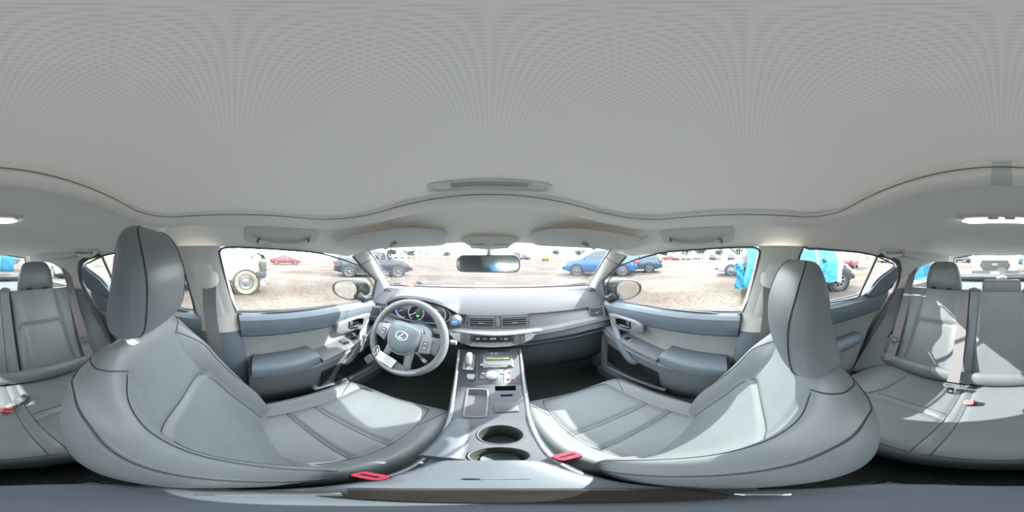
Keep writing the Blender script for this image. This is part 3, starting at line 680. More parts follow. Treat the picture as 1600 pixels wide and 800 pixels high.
mb = MB(); L = [Vector((p.x, ty(p.y) + .001, p.y)) for p in smoothpts([(u, v, 0) for u, v in hole], 2, closed=True)]; mb.tube(L, .005, n=6, closed=True); mb.build('window_seal', 'seal', tg)
pillow([(-.05, ty(-.21) + .01, -.212), (0, ty(-.20) + .015, -.207), (.05, ty(-.21) + .01, -.212)], [(-.06, ty(-.21), -.245), (0, ty(-.2), -.245), (.06, ty(-.21), -.245)], (0, .05, 0), n=10, endr=.35).build('wiper_motor_cover', 'pillar', tg, ang=60)
mb = MB(); mb.tube([(0.05, ty(-.2) - .07, -.215), (-.20, ty(-.2) - .075, -.205), (-.36, ty(-.18) - .08, -.195)], .006, n=6); mb.tube([(-.03, ty(-.2) - .075, -.21), (-.36, ty(-.2) - .085, -.215)], .004, n=6); mb.build('rear_wiper', 'black', tg)
cc = thing('cargo_cover', (0, -1.3, -.28), 'dark rigid cargo cover behind the rear seat backs', 'cargo cover')
mb = MB(); mb.prism([(-.60, -1.04), (.60, -1.04), (.55, -1.70), (-.55, -1.70)], f=lambda u, v: Vector((u, v, -.275 - .0 * v)), th=(0, 0, -.02)); mb.build('panel', 'hard', cc)
for x in (-.42, .42):
    mb = MB(); mb.tube([(x, -1.06, -.262), (x * 1.05, -1.35, -.19), (x * 1.07, -1.60, -.10)], .0025, n=5); mb.build('lift_cord', 'belt', cc)

# ------------------------------------------------------------------ floor and lower shell
mb = MB(); P = []
for i in range(31):
    x = -.80 + 1.6 * i / 30; row = []
    for j in range(41):
        y = -1.75 + 2.94 * j / 40; z = -.93 + (.03 * exp(-(x / .16) ** 2)) ; z += .40 * sm((y - .95) / .3)
        row.append((x, y, z))
    P.append(row)
mb.grid(P); mb.build('floor', 'carpet', kind='structure')
for n_, s in (('wall_left', -1), ('wall_right', 1)):
    mb = MB()
    mb.grid([[(s * .80, 1.19, -.98), (s * .80, 1.19, -.30)], [(s * .80, .80, -.98), (s * .75, .80, -.30)]])
    mb.grid([[(s * .70, .82, -.98), (s * .70, .82, -.285)], [(s * .70, 1.19, -.98), (s * .70, 1.19, -.25)]])
    mb.grid([[(s * .80, .85, -.98), (s * .80, -1.75, -.98)], [(s * .66, .85, -.93), (s * .66, -1.75, -.93)], [(s * .655, .85, -.86), (s * .655, -1.75, -.86)], [(s * .69, .85, -.84), (s * .69, -1.75, -.84)]])
    mb.grid([[(s * .80, -.40, -.98), (s * .80, -.40, -.24)], [(s * .80, -1.80, -.98), (s * .72, -1.80, -.24)]])
    # wheel house trim behind the rear door
    a = [(.655, -.50, -.70), (.655, -.56, -.60), (.655, -.66, -.48), (.655, -.78, -.36), (.655, -.86, -.22)]; b = [(.50, -.62, -.70), (.50, -.68, -.60), (.50, -.78, -.48), (.50, -.90, -.33), (.50, -.98, -.22)]
    mb.grid([[(s * x, y, z) for x, y, z in a], [(s * x, y, z) for x, y, z in b]]); mb.build(n_, 'hard2', kind='structure', ang=40)
mb = MB(); mb.grid([[(-.8, 1.195, -.98), (.8, 1.195, -.98)], [(-.8, 1.195, -.24), (.8, 1.195, -.24)], [(-.72, 1.11, -.222), (.72, 1.11, -.222)]]); mb.build('wall_front', 'hard', kind='structure')
mb = MB(); mb.grid([[(-.8, -1.80, -.98), (.8, -1.80, -.98)], [(-.72, -1.80, -.2), (.72, -1.80, -.2)]]); mb.build('wall_back', 'hard', kind='structure')
mb = MB(); mb.grid([[( -.75 + 1.5 * i / 12, 1.20 + .90 * j / 8, -.262 - .12 * (j / 8) ** 1.6 - .03 * (2 * i / 12 - 1) ** 2) for j in range(9)] for i in range(13)])
mb.build('bonnet', 'carpaint', label='silver bonnet of the car beyond the windscreen base', cat='bonnet')

# ------------------------------------------------------------------ seats
def spow(v, e): return (abs(v) ** e) * (1 if v >= 0 else -1)
class Solid:
    """upholstered shape: loops of a superellipse between a front and a back line, with bolsters and stitched grooves"""
    def __init__(s, vp, cx, hw, F, B, fwd, bol=None, bu=.8, bw=.16, ex=3.4, grooves=(), gd=.006, gw=.010):
        sm3 = lambda T: [tuple(p) for p in smoothpts([(q[0], q[1], q[2]) for q in T], 5)]; sm2 = lambda T: [(p.x, p.y) for p in smoothpts([(q[0], q[1], 0) for q in T], 5)]
        F, B, hw = sm3(F), sm3(B), sm2(hw); bol = sm2(bol) if bol else None
        s.cx, s.hw, s.F, s.B, s.fwd, s.bol, s.bu, s.bw, s.ex, s.gr, s.gd, s.gw = cx, hw, F, B, Vector(fwd), bol, bu, bw, ex, grooves, gd, gw
    def pt(s, v, a, groove=True):
        F = interp(s.F, v); B = interp(s.B, v); w = interp(s.hw, v)
        c, q = spow(cos(a), 2 / s.ex), spow(sin(a), 2 / s.ex)
        m = Vector((0, (F[0] + B[0]) / 2, (F[1] + B[1]) / 2)); h = Vector((0, (F[0] - B[0]) / 2, (F[1] - B[1]) / 2))
        p = m + h * q + Vector((s.cx + w * c, 0, 0)); 
        if sin(a) > 0:
            k = min(1, sin(a) * 2.2)
            if s.bol: p += s.fwd * interp(s.bol, v) * exp(-((abs(c) - s.bu) / s.bw) ** 2) * k
            if groove:
                for g in s.gr:
                    d = g(v, c, p)
                    if d < .05: p -= s.fwd * (s.gd * exp(-(d / s.gw) ** 2)) * k
        return p
    def mesh(s, nv=60, na=96, m=0, T=None):
        mb = MB(); n1 = int(na * .66); n2 = na - n1 - 2
        A = [0.0] + [math.acos(spow(.9999 * sin(pi / 2 * (1 - 2 * k / (n1 - 1))), s.ex / 2)) for k in range(n1)] + [pi] + [2 * pi - math.acos(spow(.9999 * sin(pi / 2 * (-1 + 2 * k / (n2 - 1))), s.ex / 2)) for k in range(n2)]
        P = [[s.pt(i / nv, a) for a in A] for i in range(nv + 1)]
        mb.grid(P, cv=True, m=m); c0 = sum(P[0], Vector()) / na; c1 = sum(P[-1], Vector()) / na
        for R, c in ((P[0], c0), (P[-1], c1)): mb.add(R + [c], [(j, (j + 1) % na, na) for j in range(na)], m)
        return mb
    def top(s, v, c):
        """angle on the front/top face for the across-position c (-1..1)"""
        c = max(-.9999, min(.9999, c)); return math.acos(spow(c, s.ex / 2))
    def seam(s, vc, r=.0015, off=.0003, mb=None, m=0, byang=False, n=6):
        mb = mb or MB(); pts = []
        for p in smoothpts([(a, b, 0) for a, b in vc], n):
            a = p.y if byang else s.top(p.x, p.y); pts.append(s.pt(p.x, a) + s.fwd * off)
        mb.tube(pts, r, n=5, m=m, cap=False); return mb

def tabs(z2v, T): return [(v, y, z) for v, (y, z) in zip(z2v, T)]
def front_seat(sgn, dy, label, dz=0.0, hz=0.0):
    cx = sgn * .315
    t = thing('seat', (cx, .25 + dy, -.90), label, 'car seat', 'front seats', kind='thing')
    Y = lambda T: [(v, y + dy, z + dz) for v, y, z in T]; YH = lambda T: [(v, y + dy, z + dz + hz) for v, y, z in T]
    # --- cushion
    F = [(0, .02, -.695), (.15, .10, -.695), (.4, .22, -.690), (.7, .36, -.674), (.86, .435, -.666), (.93, .470, -.672), (.97, .488, -.690), (1, .495, -.72)]
    B = [(0, .02, -.80), (.5, .25, -.80), (.86, .43, -.78), (.95, .462, -.765), (1, .485, -.745)]
    def cl(v, c, p): return abs(abs(c) - .60) * .23 if v < .93 else 9
    def tv(y0): return lambda v, c, p: (abs(p.y - dy - y0 - .012 * (1 - (c / .6) ** 2)) if abs(c) < .6 else 9)
    cu = Solid(0, cx, [(0, .205), (.3, .232), (.8, .235), (.93, .215), (1, .17)], Y(F), Y(B), (0, 0, 1), bol=[(0, .045), (.5, .040), (.8, .022), (.95, .004), (1, 0)], bu=.83, bw=.17, ex=3.6,
               grooves=[cl, tv(.25), tv(.155), tv(.462)], gd=.007, gw=.010)
    mb = cu.mesh(110, 132); sm_ = MB()
    mb.build('cushion', 'leather', t, ang=70)
    for s_ in (-1, 1): cu.seam([(0, s_ * .60), (.3, s_ * .60), (.6, s_ * .60), (.86, s_ * .60), (.925, s_ * .60)], mb=sm_)
    for v0 in (.455, .262, .925): cu.seam([(v0, -.60), (v0 + .012, -.4), (v0 + .024, 0), (v0 + .012, .4), (v0, .60)], mb=sm_)
    for s_ in (-1, 1): cu.seam([(.70, s_ * .62), (.84, s_ * .78), (.93, s_ * .93), (.965, s_ * .985)], mb=sm_)
    for s_ in (-1, 1): cu.seam([(.05, s_ * .985), (.4, s_ * .985), (.8, s_ * .985), (.95, s_ * .95)], mb=sm_)
    sm_.build('cushion_seams', 'seam', t)
    mb = MB(); P = []
    for k in range(13):
        s_ = k / 12; y = .0 + dy + .46 * s_; P.append([(cx - .23, y, -.775), (cx - .22, y, -.86), (cx - .16, y, -.90), (cx + .16, y, -.90), (cx + .22, y, -.86), (cx + .23, y, -.775)])
    mb.grid(P); mb.add(P[0], [tuple(range(6))]); mb.add(P[-1], [tuple(range(6))])
    for x in (-.2, .2): mb.box((cx + x, .2 + dy, -.905), (.05, .56, .035), bev=.006)
    mb.build('seat_base', 'hard', t, ang=30)
    # --- backrest
    zs = [-.70, -.60, -.52, -.40, -.30, -.235, -.195, -.178, -.172]; n = len(zs)
    vs = [0, .19, .34, .57, .76, .88, .955, .985, 1]
    F = list(zip(vs, [.075, .025, -.02, -.085, -.128, -.152, -.168, -.180, -.190], zs))
    B = list(zip(vs, [-.05, -.085, -.12, -.163, -.196, -.214, -.216, -.208, -.198], [-.70, -.60, -.52, -.40, -.30, -.235, -.20, -.18, -.173]))
    nf = Vector((0, .90, .43)).normalized()
    pan_t = lambda v, c, p: abs(v - (.605 - .05 * abs(c / .58) ** 4)) * .5 if abs(c) < .58 else 9
    pan_s = lambda v, c, p: abs(abs(c) - .60) * .22 if v < .575 else abs(abs(c) - interp([(.575, .56), (.69, .505), (.8, .475), (.9, .55)], v)) * .22 + .004 if v < .9 else 9
    up_s = lambda v, c, p: abs(abs(c) - (.50 + .30 * (v - .57) / .43)) * .22 if v >= .62 and v < .97 else 9
    bk = Solid(0, cx, [(0, .215), (.2, .230), (.45, .235), (.66, .230), (.80, .216), (.90, .192), (.96, .158), (.99, .12), (1, .09)], Y(F), Y(B), nf,
               bol=[(0, .05), (.19, .068), (.45, .066), (.7, .05), (.85, .02), (.95, .004), (1, 0)], bu=.80, bw=.19, ex=3.0, grooves=[pan_t, pan_s], gd=.008, gw=.012)
    mb = bk.mesh(130, 132); mb.build('backrest', 'leather', t, ang=70)
    s2 = MB()
    bk.seam([(.555, -.56), (.59, -.50), (.603, -.3), (.605, 0), (.603, .3), (.59, .50), (.555, .56)], mb=s2)
    for s_ in (-1, 1):
        bk.seam([(0, s_ * .60), (.2, s_ * .60), (.35, s_ * .60), (.48, s_ * .60), (.555, s_ * .56)], mb=s2)
        bk.seam([(.90, s_ * .55), (.867, s_ * .617), (.81, s_ * .70), (.73, s_ * .752), (.60, s_ * .75), (.45, s_ * .757), (.3, s_ * .79), (.15, s_ * .82), (.03, s_ * .82)], mb=s2)
        fa = (lambda d: radians(d)) if s_ > 0 else (lambda d: pi - radians(d))
        bk.seam([(.90, fa(66)), (.925, fa(52)), (.95, fa(25)), (.967, fa(-10)), (.967, fa(-46))], mb=s2, byang=True)
    s2.build('backrest_seams', 'seam', t)
    for s_ in (-1, 1):
        s3 = MB(); s4 = MB()
        CL = [(.975, -38), (.965, -31), (.942, -22), (.908, -5), (.867, 10), (.783, 22), (.675, 25), (.55, 26), (.3, 26), (.03, 27)]
        for o, mm, r in ((0, s3, .0018), (-2.6, s4, .0006), (2.6, s4, .0006)):
            pts = [bk.pt(p.x, p.y) for p in smoothpts([(v, radians(d + o) if s_ > 0 else pi - radians(d + o), 0) for v, d in CL], 6)]; mm.tube([p + Vector((s_ * .0003, .0002, 0)) for p in pts], r, n=5, cap=False)
        s3.build('shoulder_piping', 'seam', t); s4.build('shoulder_stitching', 'stitch', t)
    # --- headrest on two chrome posts
    hx = cx + .0
    hr_ = [(0, -.150), (.08, -.150), (.2, -.10), (.5, -.03), (.8, .03), (.93, .052), (1, .060)]
    F = [(0, -.170, -.150), (.05, -.150, -.152), (.18, -.127, -.125), (.45, -.122, -.045), (.72, -.140, .015), (.88, -.158, .047), (.96, -.170, .058), (1, -.180, .060)]
    B = [(0, -.190, -.150), (.05, -.210, -.148), (.18, -.222, -.115), (.45, -.205, -.045), (.72, -.198, .012), (.88, -.193, .042), (.96, -.190, .056), (1, -.182, .060)]
    hd = Solid(0, hx, [(0, .07), (.03, .095), (.10, .112), (.4, .120), (.7, .112), (.86, .096), (.95, .072), (.985, .045), (1, .02)], YH(F), YH(B), (0, 1, .1), ex=3.6, grooves=[lambda v, c, p: abs(abs(c) - .955) * .12], gd=.003, gw=.006)
    h = hd.mesh(60, 96).build('headrest', 'leather', t, ang=70)
    s5 = MB()
    for s_ in (-1, 1): s5.tube([hd.pt(v / 40, (radians(47) if s_ > 0 else pi - radians(47))) + Vector((0, .0006, 0)) for v in range(1, 40)], .0014, n=5, cap=False)
    s5.build('headrest_seams', 'seam', h)
    for x in (-.056, .056):
        mb = MB(); mb.tube([(hx + x, -.190 + dy, -.20 + dz), (hx + x, -.183 + dy, -.13 + dz + hz)], .006, n=12); mb.build('post', 'chrome', h)
        mb = MB(); mb.lathe([(0, .012), (.012, .012), (.017, .008), (.018, 0), (.02, -.006)], n=20, T=frame((hx + x, -.190 + dy, -.178 + dz), (0, -.1, 1), (0, 1, 0)) @ Matrix.Diagonal((1.25, 1, 1, 1))); mb.build('post_guide', 'chrome' if x * sgn < 0 else 'silver', t)
    return t
front_seat(-1, 0, 'grey leather front seat behind the steering wheel with headrest raised on chrome posts')
front_seat(1, .07, 'grey leather front passenger seat beside the right front door, headrest pushed down', -.018, -.05)
def buckle(x, y, z, lab, grp, tilt, mat_='red', s=1.0):
    t = thing('belt_buckle', (x, y, z - .05), lab, 'belt buckle', grp)
    T = Matrix.Translation((x, y, z)) @ Matrix.Rotation(tilt[0], 4, 'X') @ Matrix.Rotation(tilt[1], 4, 'Y') @ Matrix.Rotation(tilt[2], 4, 'Z')
    o_ = rrect(.030 * s, .020 * s, .006 * s, 3); mb = MB(); mb.grid([[(u, v, .0) for u, v in o_], [(u * 1.02, v * 1.02, .012 * s) for u, v in o_], [(u, v, .018 * s) for u, v in o_]], cv=True, T=T)
    mb.add([(u, v, .018 * s) for u, v in o_], [tuple(range(len(o_)))], T=T); mb.build('release_button', mat_, t)
    mb = MB(); mb.box((0, 0, .0188 * s), (.020 * s, .004 * s, .001), T=T); mb.build('slot', 'black', t)
    mb = MB(); o2 = [(u * 1.08, v * 1.12) for u, v in o_]; mb.grid([[(u, v, .004 * s) for u, v in o2], [(u * .98, v, -.03 * s) for u, v in o2], [(u * .6, v * .6, -.055 * s) for u, v in o2]], cv=True, T=T); mb.build('casing', 'black', t)
BG = 'red seat belt buckles'
buckle(-.086, .095, -.585, 'red seat belt buckle between the console and the driver seat', BG, (0, 0, 0), s=1.0)
buckle(.100, .195, -.625, 'red seat belt buckle between the console and the passenger seat', BG, (.1, 0, .2), s=1.25)

# --- rear bench
rs = thing('seat', (0, -.5, -.90), 'grey leather rear bench seat with three backrests and a wide cushion', 'car seat', kind='thing')
def rF(v): return (-.665 - .235 * v, -.585 + .375 * v)
def rear_back(x0, x1, name, panels, lower):
    cx, hw = (x0 + x1) / 2, (x1 - x0) / 2
    F = [(0, -.685, -.60), (.03, -.668, -.59), (.9, -.885, -.232), (.97, -.905, -.212), (1, -.93, -.207)]
    B = [(0, -.72, -.60), (.5, -.86, -.41), (.9, -.975, -.235), (.97, -.97, -.215), (1, -.945, -.208)]
    nf = Vector((0, .85, .53)).normalized(); gr = []
    for x in panels: gr.append((lambda X: (lambda v, c, p: abs(p.x - X)))(x))
    if lower: gr.append(lambda v, c, p: abs(v - (.56 - .9 * max(0, abs(p.x - sum(lower) / 2) / ((lower[1] - lower[0]) / 2) - .75) ** 2)) * .44 if lower[0] < p.x < lower[1] else 9)
    bo = [(0, .0), (.1, .016), (.8, .016), (1, 0)]
    S = Solid(0, cx, [(0, hw * .96), (.05, hw), (.92, hw), (.975, hw * .97), (1, hw * .9)], F, B, nf, bol=bo, bu=.9, bw=.12, ex=7 if hw > .18 else 6, grooves=gr, gd=.007, gw=.010)
    S.mesh(90, 110).build(name, 'leather', rs, ang=70)
    sb = MB()
    for x in panels: S.seam([(v / 10, (x - cx) / hw) for v in range(0, 11)], mb=sb)
    if lower:
        m_, h_ = sum(lower) / 2, (lower[1] - lower[0]) / 2
        S.seam([(.56 - .9 * max(0, abs(k) - .75) ** 2, (m_ + k * h_ - cx) / hw) for k in (-1, -.9, -.8, -.5, 0, .5, .8, .9, 1)], mb=sb)
    sb.build('seat_seams', 'seam', rs); return S
for s in (-1, 1):
    a, b = (s * .185, s * .60); rear_back(min(a, b), max(a, b), 'outer_backrest', [s * .46], sorted((s * .20, s * .455)))
rear_back(-.180, .180, 'centre_backrest', [-.125, .125], None)
# roll between back and cushion
mb = MB(); rows = []
for k in range(61):
    x = -.60 + 1.2 * k / 60; g_ = .006 * sum(exp(-((x - q) / .006) ** 2) for q in (-.475, -.155, -.12, .12, .155, .475)); rows.append([(x, -.650 + (.030 - g_) * cos(a), -.618 + (.042 - g_) * sin(a)) for a in [2 * pi * j / 14 for j in range(14)]])
mb.grid(rows, cv=True); mb.build('back_roll', 'leather', rs, ang=70)
def ctv(v, c, p): return abs(p.y + .40 + .03 * (1 - ((abs(p.x) - .27) / .13) ** 2) - .015) if .145 < abs(p.x) < .40 else 9
gr = [lambda v, c, p: min(abs(abs(p.x) - .145), abs(abs(p.x) - .107)), ctv, lambda v, c, p: abs(abs(p.x) - .40 - .25 * max(0, p.y + .47) ** 1.5) if p.y < -.30 else 9]
Cf = [(0, -.64, -.66), (.1, -.60, -.655), (.5, -.42, -.655), (.85, -.27, -.648), (.94, -.225, -.658), (.98, -.208, -.675), (1, -.200, -.70)]
Cb = [(0, -.64, -.80), (.5, -.42, -.80), (.85, -.26, -.80), (.94, -.215, -.79), (1, -.195, -.74)]
S = Solid(0, 0, [(0, .60), (.5, .60), (.85, .59), (.95, .57), (1, .55)], Cf, Cb, (0, 0, 1), bol=[(0, .02), (.8, .02), (1, 0)], bu=.80, bw=.16, ex=9, grooves=gr, gd=.006, gw=.009)
S.mesh(100, 300).build('cushion', 'leather', rs, ang=70)
sb = MB()
for s in (-1, 1):
    for x in (.145, .107): S.seam([(v, s * x / .6) for v in (.02, .2, .4, .6, .8, .9, .95)], mb=sb, m=0)
    S.seam([(v_, s * x / .6) for v_, x in ((.50, .148), (.47, .19), (.455, .27), (.47, .35), (.50, .40), (.36, .395), (.1, .39))][:5], mb=sb)
    S.seam([(v_, s * x / .6) for v_, x in ((.05, .40), (.25, .40), (.42, .405), (.55, .42), (.70, .46))], mb=sb)
sb.tube([S.pt(.955, S.top(.955, k / 20)) + Vector((0, .0005, .0005)) for k in range(-19, 20)], .0015, n=5)
sb.build('cushion_seams', 'seam', rs)
mb = MB(); mb.grid([[(x, -.205 - .03 * abs(x) ** 3, -.735), (x, -.21 - .03 * abs(x), -.80), (x, -.25, -.88), (x, -.30, -.93)] for x in [-.56 + 1.12 * k / 20 for k in range(21)]]); mb.build('front_fascia', 'hard', rs)
for sx_, lab in ((-1, ''), (1, '')):
    cx = sx_ * .365
    F = [(0, -.985, -.222), (.06, -.96, -.222), (.3, -.935, -.17), (.7, -.945, -.09), (.9, -.965, -.048), (.97, -.98, -.038), (1, -.995, -.036)]
    B = [(0, -1.0, -.222), (.06, -1.02, -.222), (.3, -1.035, -.17), (.7, -1.03, -.09), (.9, -1.02, -.05), (.97, -1.01, -.039), (1, -1.0, -.036)]
    hd = Solid(0, cx, [(0, .10), (.05, .114), (.2, .118), (.6, .106), (.85, .085), (.95, .06), (1, .02)], F, B, (0, 1, 0), ex=3.4)
    h = hd.mesh(40, 60).build('headrest', 'leather', rs, ang=70)
    for x in (-.05, .05):
        mb = MB(); mb.tube([(cx + x, -.955, -.235), (cx + x, -.985, -.20)], .005, n=8); mb.build('post', 'chrome', h)
        mb = MB(); mb.lathe([(0, .008), (.014, .008), (.018, .002), (.018, -.008)], n=16, T=frame((cx + x, -.94, -.206), (0, .3, 1), (0, 1, 0))); mb.build('post_guide', 'black', rs)
F = [(0, -.945, -.215), (.1, -.93, -.214), (.5, -.925, -.18), (.9, -.935, -.147), (1, -.955, -.143)]; B = [(0, -.96, -.215), (.1, -1.0, -.214), (.5, -1.01, -.18), (.9, -1.0, -.147), (1, -.97, -.143)]
hd = Solid(0, .0, [(0, .105), (.1, .114), (.8, .112), (1, .098)], F, B, (0, 1, 0), ex=4.5); hd.mesh(24, 60).build('headrest', 'leather', rs, ang=70)
for s in (-1, 1):
    mb = MB(); mb.tube(smoothpts([(s * .19, -.95, -.21), (s * .16, -.955, -.200), (s * .135, -.95, -.212), (s * .12, -.95, -.205)], 4), .012, n=8); mb.build('lock_cover', 'hard2', rs)

def strap(t, pts, w, mm, wd=None, n=6):
    """flat webbing: wd gives the across direction"""
    P = smoothpts(pts, n); mb = MB(); rows = []
    for i, p in enumerate(P):
        d = Vector(wd(i / (len(P) - 1)) if callable(wd) else wd).normalized(); tg = (P[min(i + 1, len(P) - 1)] - P[max(0, i - 1)]).normalized(); nn = tg.cross(d).normalized() * .0012
        rows.append([p + d * w * k + nn for k in (-.5, 0, .5)] + [p + d * w * k - nn for k in (.5, 0, -.5)])
    mb.grid(rows, cv=True); mb.add(rows[0], [tuple(range(6))]); mb.add(rows[-1], [tuple(range(6))]); return mb.build('webbing', mm, t)
def tongue(t, p, up, nrm, s=1.0):
    T = frame(p, nrm, up); mb = MB(); mb.prism(rrect(.062 * s, .018 * s, .006, 3, 0, .0), [rrect(.046 * s, .006 * s, .002, 2, 0, .002)], T=T, th=(0, 0, .008)); mb.build('tongue_frame', 'hard2', t)
    mb = MB(); mb.prism(rrect(.022 * s, .036 * s, .003, 2, 0, -.024 * s), [rrect(.012 * s, .010 * s, .002, 2, 0, -.030 * s)], T=T, th=(0, 0, .003)); mb.build('tongue', 'chrome', t)
RG = 'rear seat belts'
for s in (-1, 1):
    t = thing('seat_belt', (s * .55, -.8, -.3), 'rear outer seat belt with metal tongue running down beside the %s door' % ('rear left' if s < 0 else 'rear right'), 'seat belt', RG)
    strap(t, [(s * .585, -.985, -.075), (s * .575, -.90, -.20), (s * .545, -.78, -.36), (s * .53, -.70, -.475), (s * .515, -.62, -.60)], .046, 'beltmauve', wd=(s * .8, .45, 0))
    tongue(t, (s * .528, -.690, -.475), (0, -.5, .8), (-s * .5, .8, .5))
    mb = MB(); T = frame((s * .585, -.99, -.065), (-s * .75, .6, 0), (0, 0, 1)); mb.prism(rrect(.052, .045, .01, 3), T=T, th=(0, 0, .014)); mb.prism(rrect(.05, .008, .003, 2, 0, -.024), T=T, th=(0, 0, .016)); mb.build('guide', 'lightplas', t)
t = thing('seat_belt', (.19, -.75, -.4), 'mauve grey centre seat belt hanging down the rear backrest with its tongue', 'seat belt', RG)
strap(t, [(.210, -.93, -.200), (.207, -.90, -.215), (.196, -.80, -.33), (.187, -.70, -.455), (.180, -.585, -.60)], .048, 'beltmauve', wd=(1, 0, 0))
tongue(t, (.180, -.574, -.612), (0, -.5, .8), (0, .8, .5), 1.05)
buckle(.098, -.50, -.645, 'red buckle on the rear cushion below the centre belt', BG, (-.5, .2, .2), s=1.1)
buckle(-.080, -.455, -.645, 'red buckle on the left part of the rear cushion', BG, (-.5, -.2, -.2), s=1.1)
kb = thing('belt_buckle', (-.13, -.49, -.64), 'black belt buckle lying on the rear cushion with a grey strap stub', 'belt buckle')
T = Matrix.Translation((-.140, -.505, -.635)) @ Matrix.Rotation(radians(35), 4, 'Z'); mb = MB(); mb.box((0, 0, 0), (.062, .032, .018), T=T, bev=.005); mb.build('casing', 'hard', kb)
mb = MB(); mb.box((.005, 0, .0095), (.024, .020, .002), T=T, bev=.001); mb.build('release_button', 'hard2', kb)
strap(kb, [(-.118, -.49, -.636), (-.098, -.475, -.632), (-.082, -.47, -.640)], .03, 'beltmauve', wd=(.3, 1, 0), n=4)
# grille in the trim beside the rear seat, right hand side
gt = thing('trim_grille', (.58, -.72, -.48), 'dark mesh air grille in the trim beside the rear seat', 'grille')
T = frame((.585, -.705, -.50), (-.45, .85, .25), (.0, -.45, .9)); mb = MB(); pg = [(-.035, -.10), (.045, -.10), (.050, .10), (.020, .10)]
mb.prism([(u * 1.25, v * 1.12) for u, v in pg], [pg], T=T, th=(0, 0, .006)); mb.build('frame', 'soft', gt)
mb = MB()
for k in range(17):
    y = -.095 + k * .0118; x0 = -.035 + .055 * (y + .10) / .2; mb.box(((x0 + .047) / 2, y, .003), (.047 - x0, .0022, .004), T=T)
for k in range(8):
    x = -.03 + k * .0105; y1 = min(.1, -.1 + (x + .035) / .055 * .2) if x < .02 else .1; mb.box((x, (-.1 + y1) / 2, .003), (.0022, max(.01, y1 + .1), .004), T=T)
mb.build('mesh', 'soft', gt)
mb = MB(); mb.prism(pg, T=T, th=(0, 0, -.002)); mb.build('backing', 'black', gt)

# ------------------------------------------------------------------ dashboard
db = thing('dashboard', (0, .85, -.45), 'light grey dashboard with dark lower half and silver trim line', 'dashboard')
def hood(x):
    t = (x + .37) / .215
    return max(0.0, 1 - abs(t) ** 2.6) if abs(t) < 1 else 0.0
def dash_rows(x):
    u = x / .70; h = hood(x); e = sm((abs(x) - .52) / .18); pas = sm((x - .15) / .45); drv = sm((-x - .60) / .08)
    y0 = 1.115 - .13 * abs(u) ** 2.2
    lipz = -.302 + .075 * h - .012 * pas + .010 * e; lipy = .800 - .045 * h - .035 * e
    rec = .075 * h
    tz = -.398 + .012 * pas; ty_ = .785 - .015 * e - .01 * pas
    k = [(y0, -.223), (y0 - .03, -.220), (y0 - .10, -.2215 + .01 * h), (lipy + .12, -.238 + .022 * h), (lipy + .05, -.262 + .040 * h), (lipy + .012, lipz + .012), (lipy, lipz),
         (lipy + .010 + rec * .1, lipz - .010), (lipy + .014 + rec, lipz - .016), (lipy + .002 + rec * 1.1, -.345 + .01 * pas), (ty_ + .008 + rec * .5 * (1 if h > 0 else 0), tz + .014), (ty_ - .012, tz + .006), (ty_ - .018, tz + .001), (ty_ - .014, tz - .023 - .002 * pas),
         (ty_ + .004 - .012 * pas, tz - .030), (ty_ - .005 - .02 * pas, tz - .060 ), (ty_ + .015 - .01 * pas, tz - .105), (ty_ + .05, tz - .135), (ty_ + .06 , tz - .22), (ty_ + .10, -.74), (ty_ + .22, -.86)]
    return k
mb = MB(); XS = [-.715 + 1.43 * i / 120 for i in range(121)]
cols = [[(x, y, z) for y, z in dash_rows(x)] for x in XS]; n = len(cols[0])
bands = [(0, 6, 0), (6, 12, 1), (12, 13, 2), (13, n - 1, 3)]
for a, b, m in bands: mb.grid([c[a:b + 1] for c in cols], m=m)
mb.build('dash_shell', ['dash', 'dashface', 'bright', 'hard'], db, ang=32)
mb = MB(); mb.tube([(x, dash_rows(x)[6][0] - .001, dash_rows(x)[6][1]) for x in XS[8:113]], .0022, n=5); mb.build('lip_seam', 'seal', db)
mb = MB()
mb.tube([(x, dash_rows(x)[15][0] + .006, dash_rows(x)[15][1] - .028) for x in XS[72:113]], .0012, n=5); mb.build('glovebox_seam', 'silver', db)
mb = MB(); mb.tube([(x, dash_rows(x)[14][0] - .001, dash_rows(x)[14][1]) for x in XS[72:116]], .0016, n=5); mb.build('trim_shadow_gap', 'seam', db)
# seam lines on the dash top, defroster outlets
def on_dash(x, f):   # f: row position
    r = dash_rows(x); i = int(f); t = f - i; a, b = r[i], r[min(i + 1, len(r) - 1)]; return Vector((x, a[0] + (b[0] - a[0]) * t, a[1] + (b[1] - a[1]) * t + .0006))
mb = MB()
mb.tube([on_dash(-.15 - .0 * k, 5.8 - .5 * k) for k in range(5)] + [on_dash(-.16, 3), on_dash(-.22, 2.6), on_dash(-.36, 2.3), on_dash(-.5, 2.4)], .0012, n=5); mb.build('top_seam', 'hard2', db)
mb = MB(); mb.grid([[on_dash(x, f) for f in (1.0, 1.3)] for x in (-.10, -.05, 0, .04, .08)]); mb.build('sensor_cover', 'dashface', db)
for s in (-1, 1):
    mb = MB(); mb.grid([[on_dash(s * x, f) for f in (.9, 1.6, 2.15)] for x in (.42, .47, .52, .57, .62)]); mb.build('speaker_cover', 'hard2', db)
    mb = MB(); 
    for k in range(6): mb.box(on_dash(s * (.625 + .010 * k), 3.0 - .05 * k) + Vector((0, 0, .001)), (.006, .018, .002))
    mb.build('demister_slots', 'black', db)
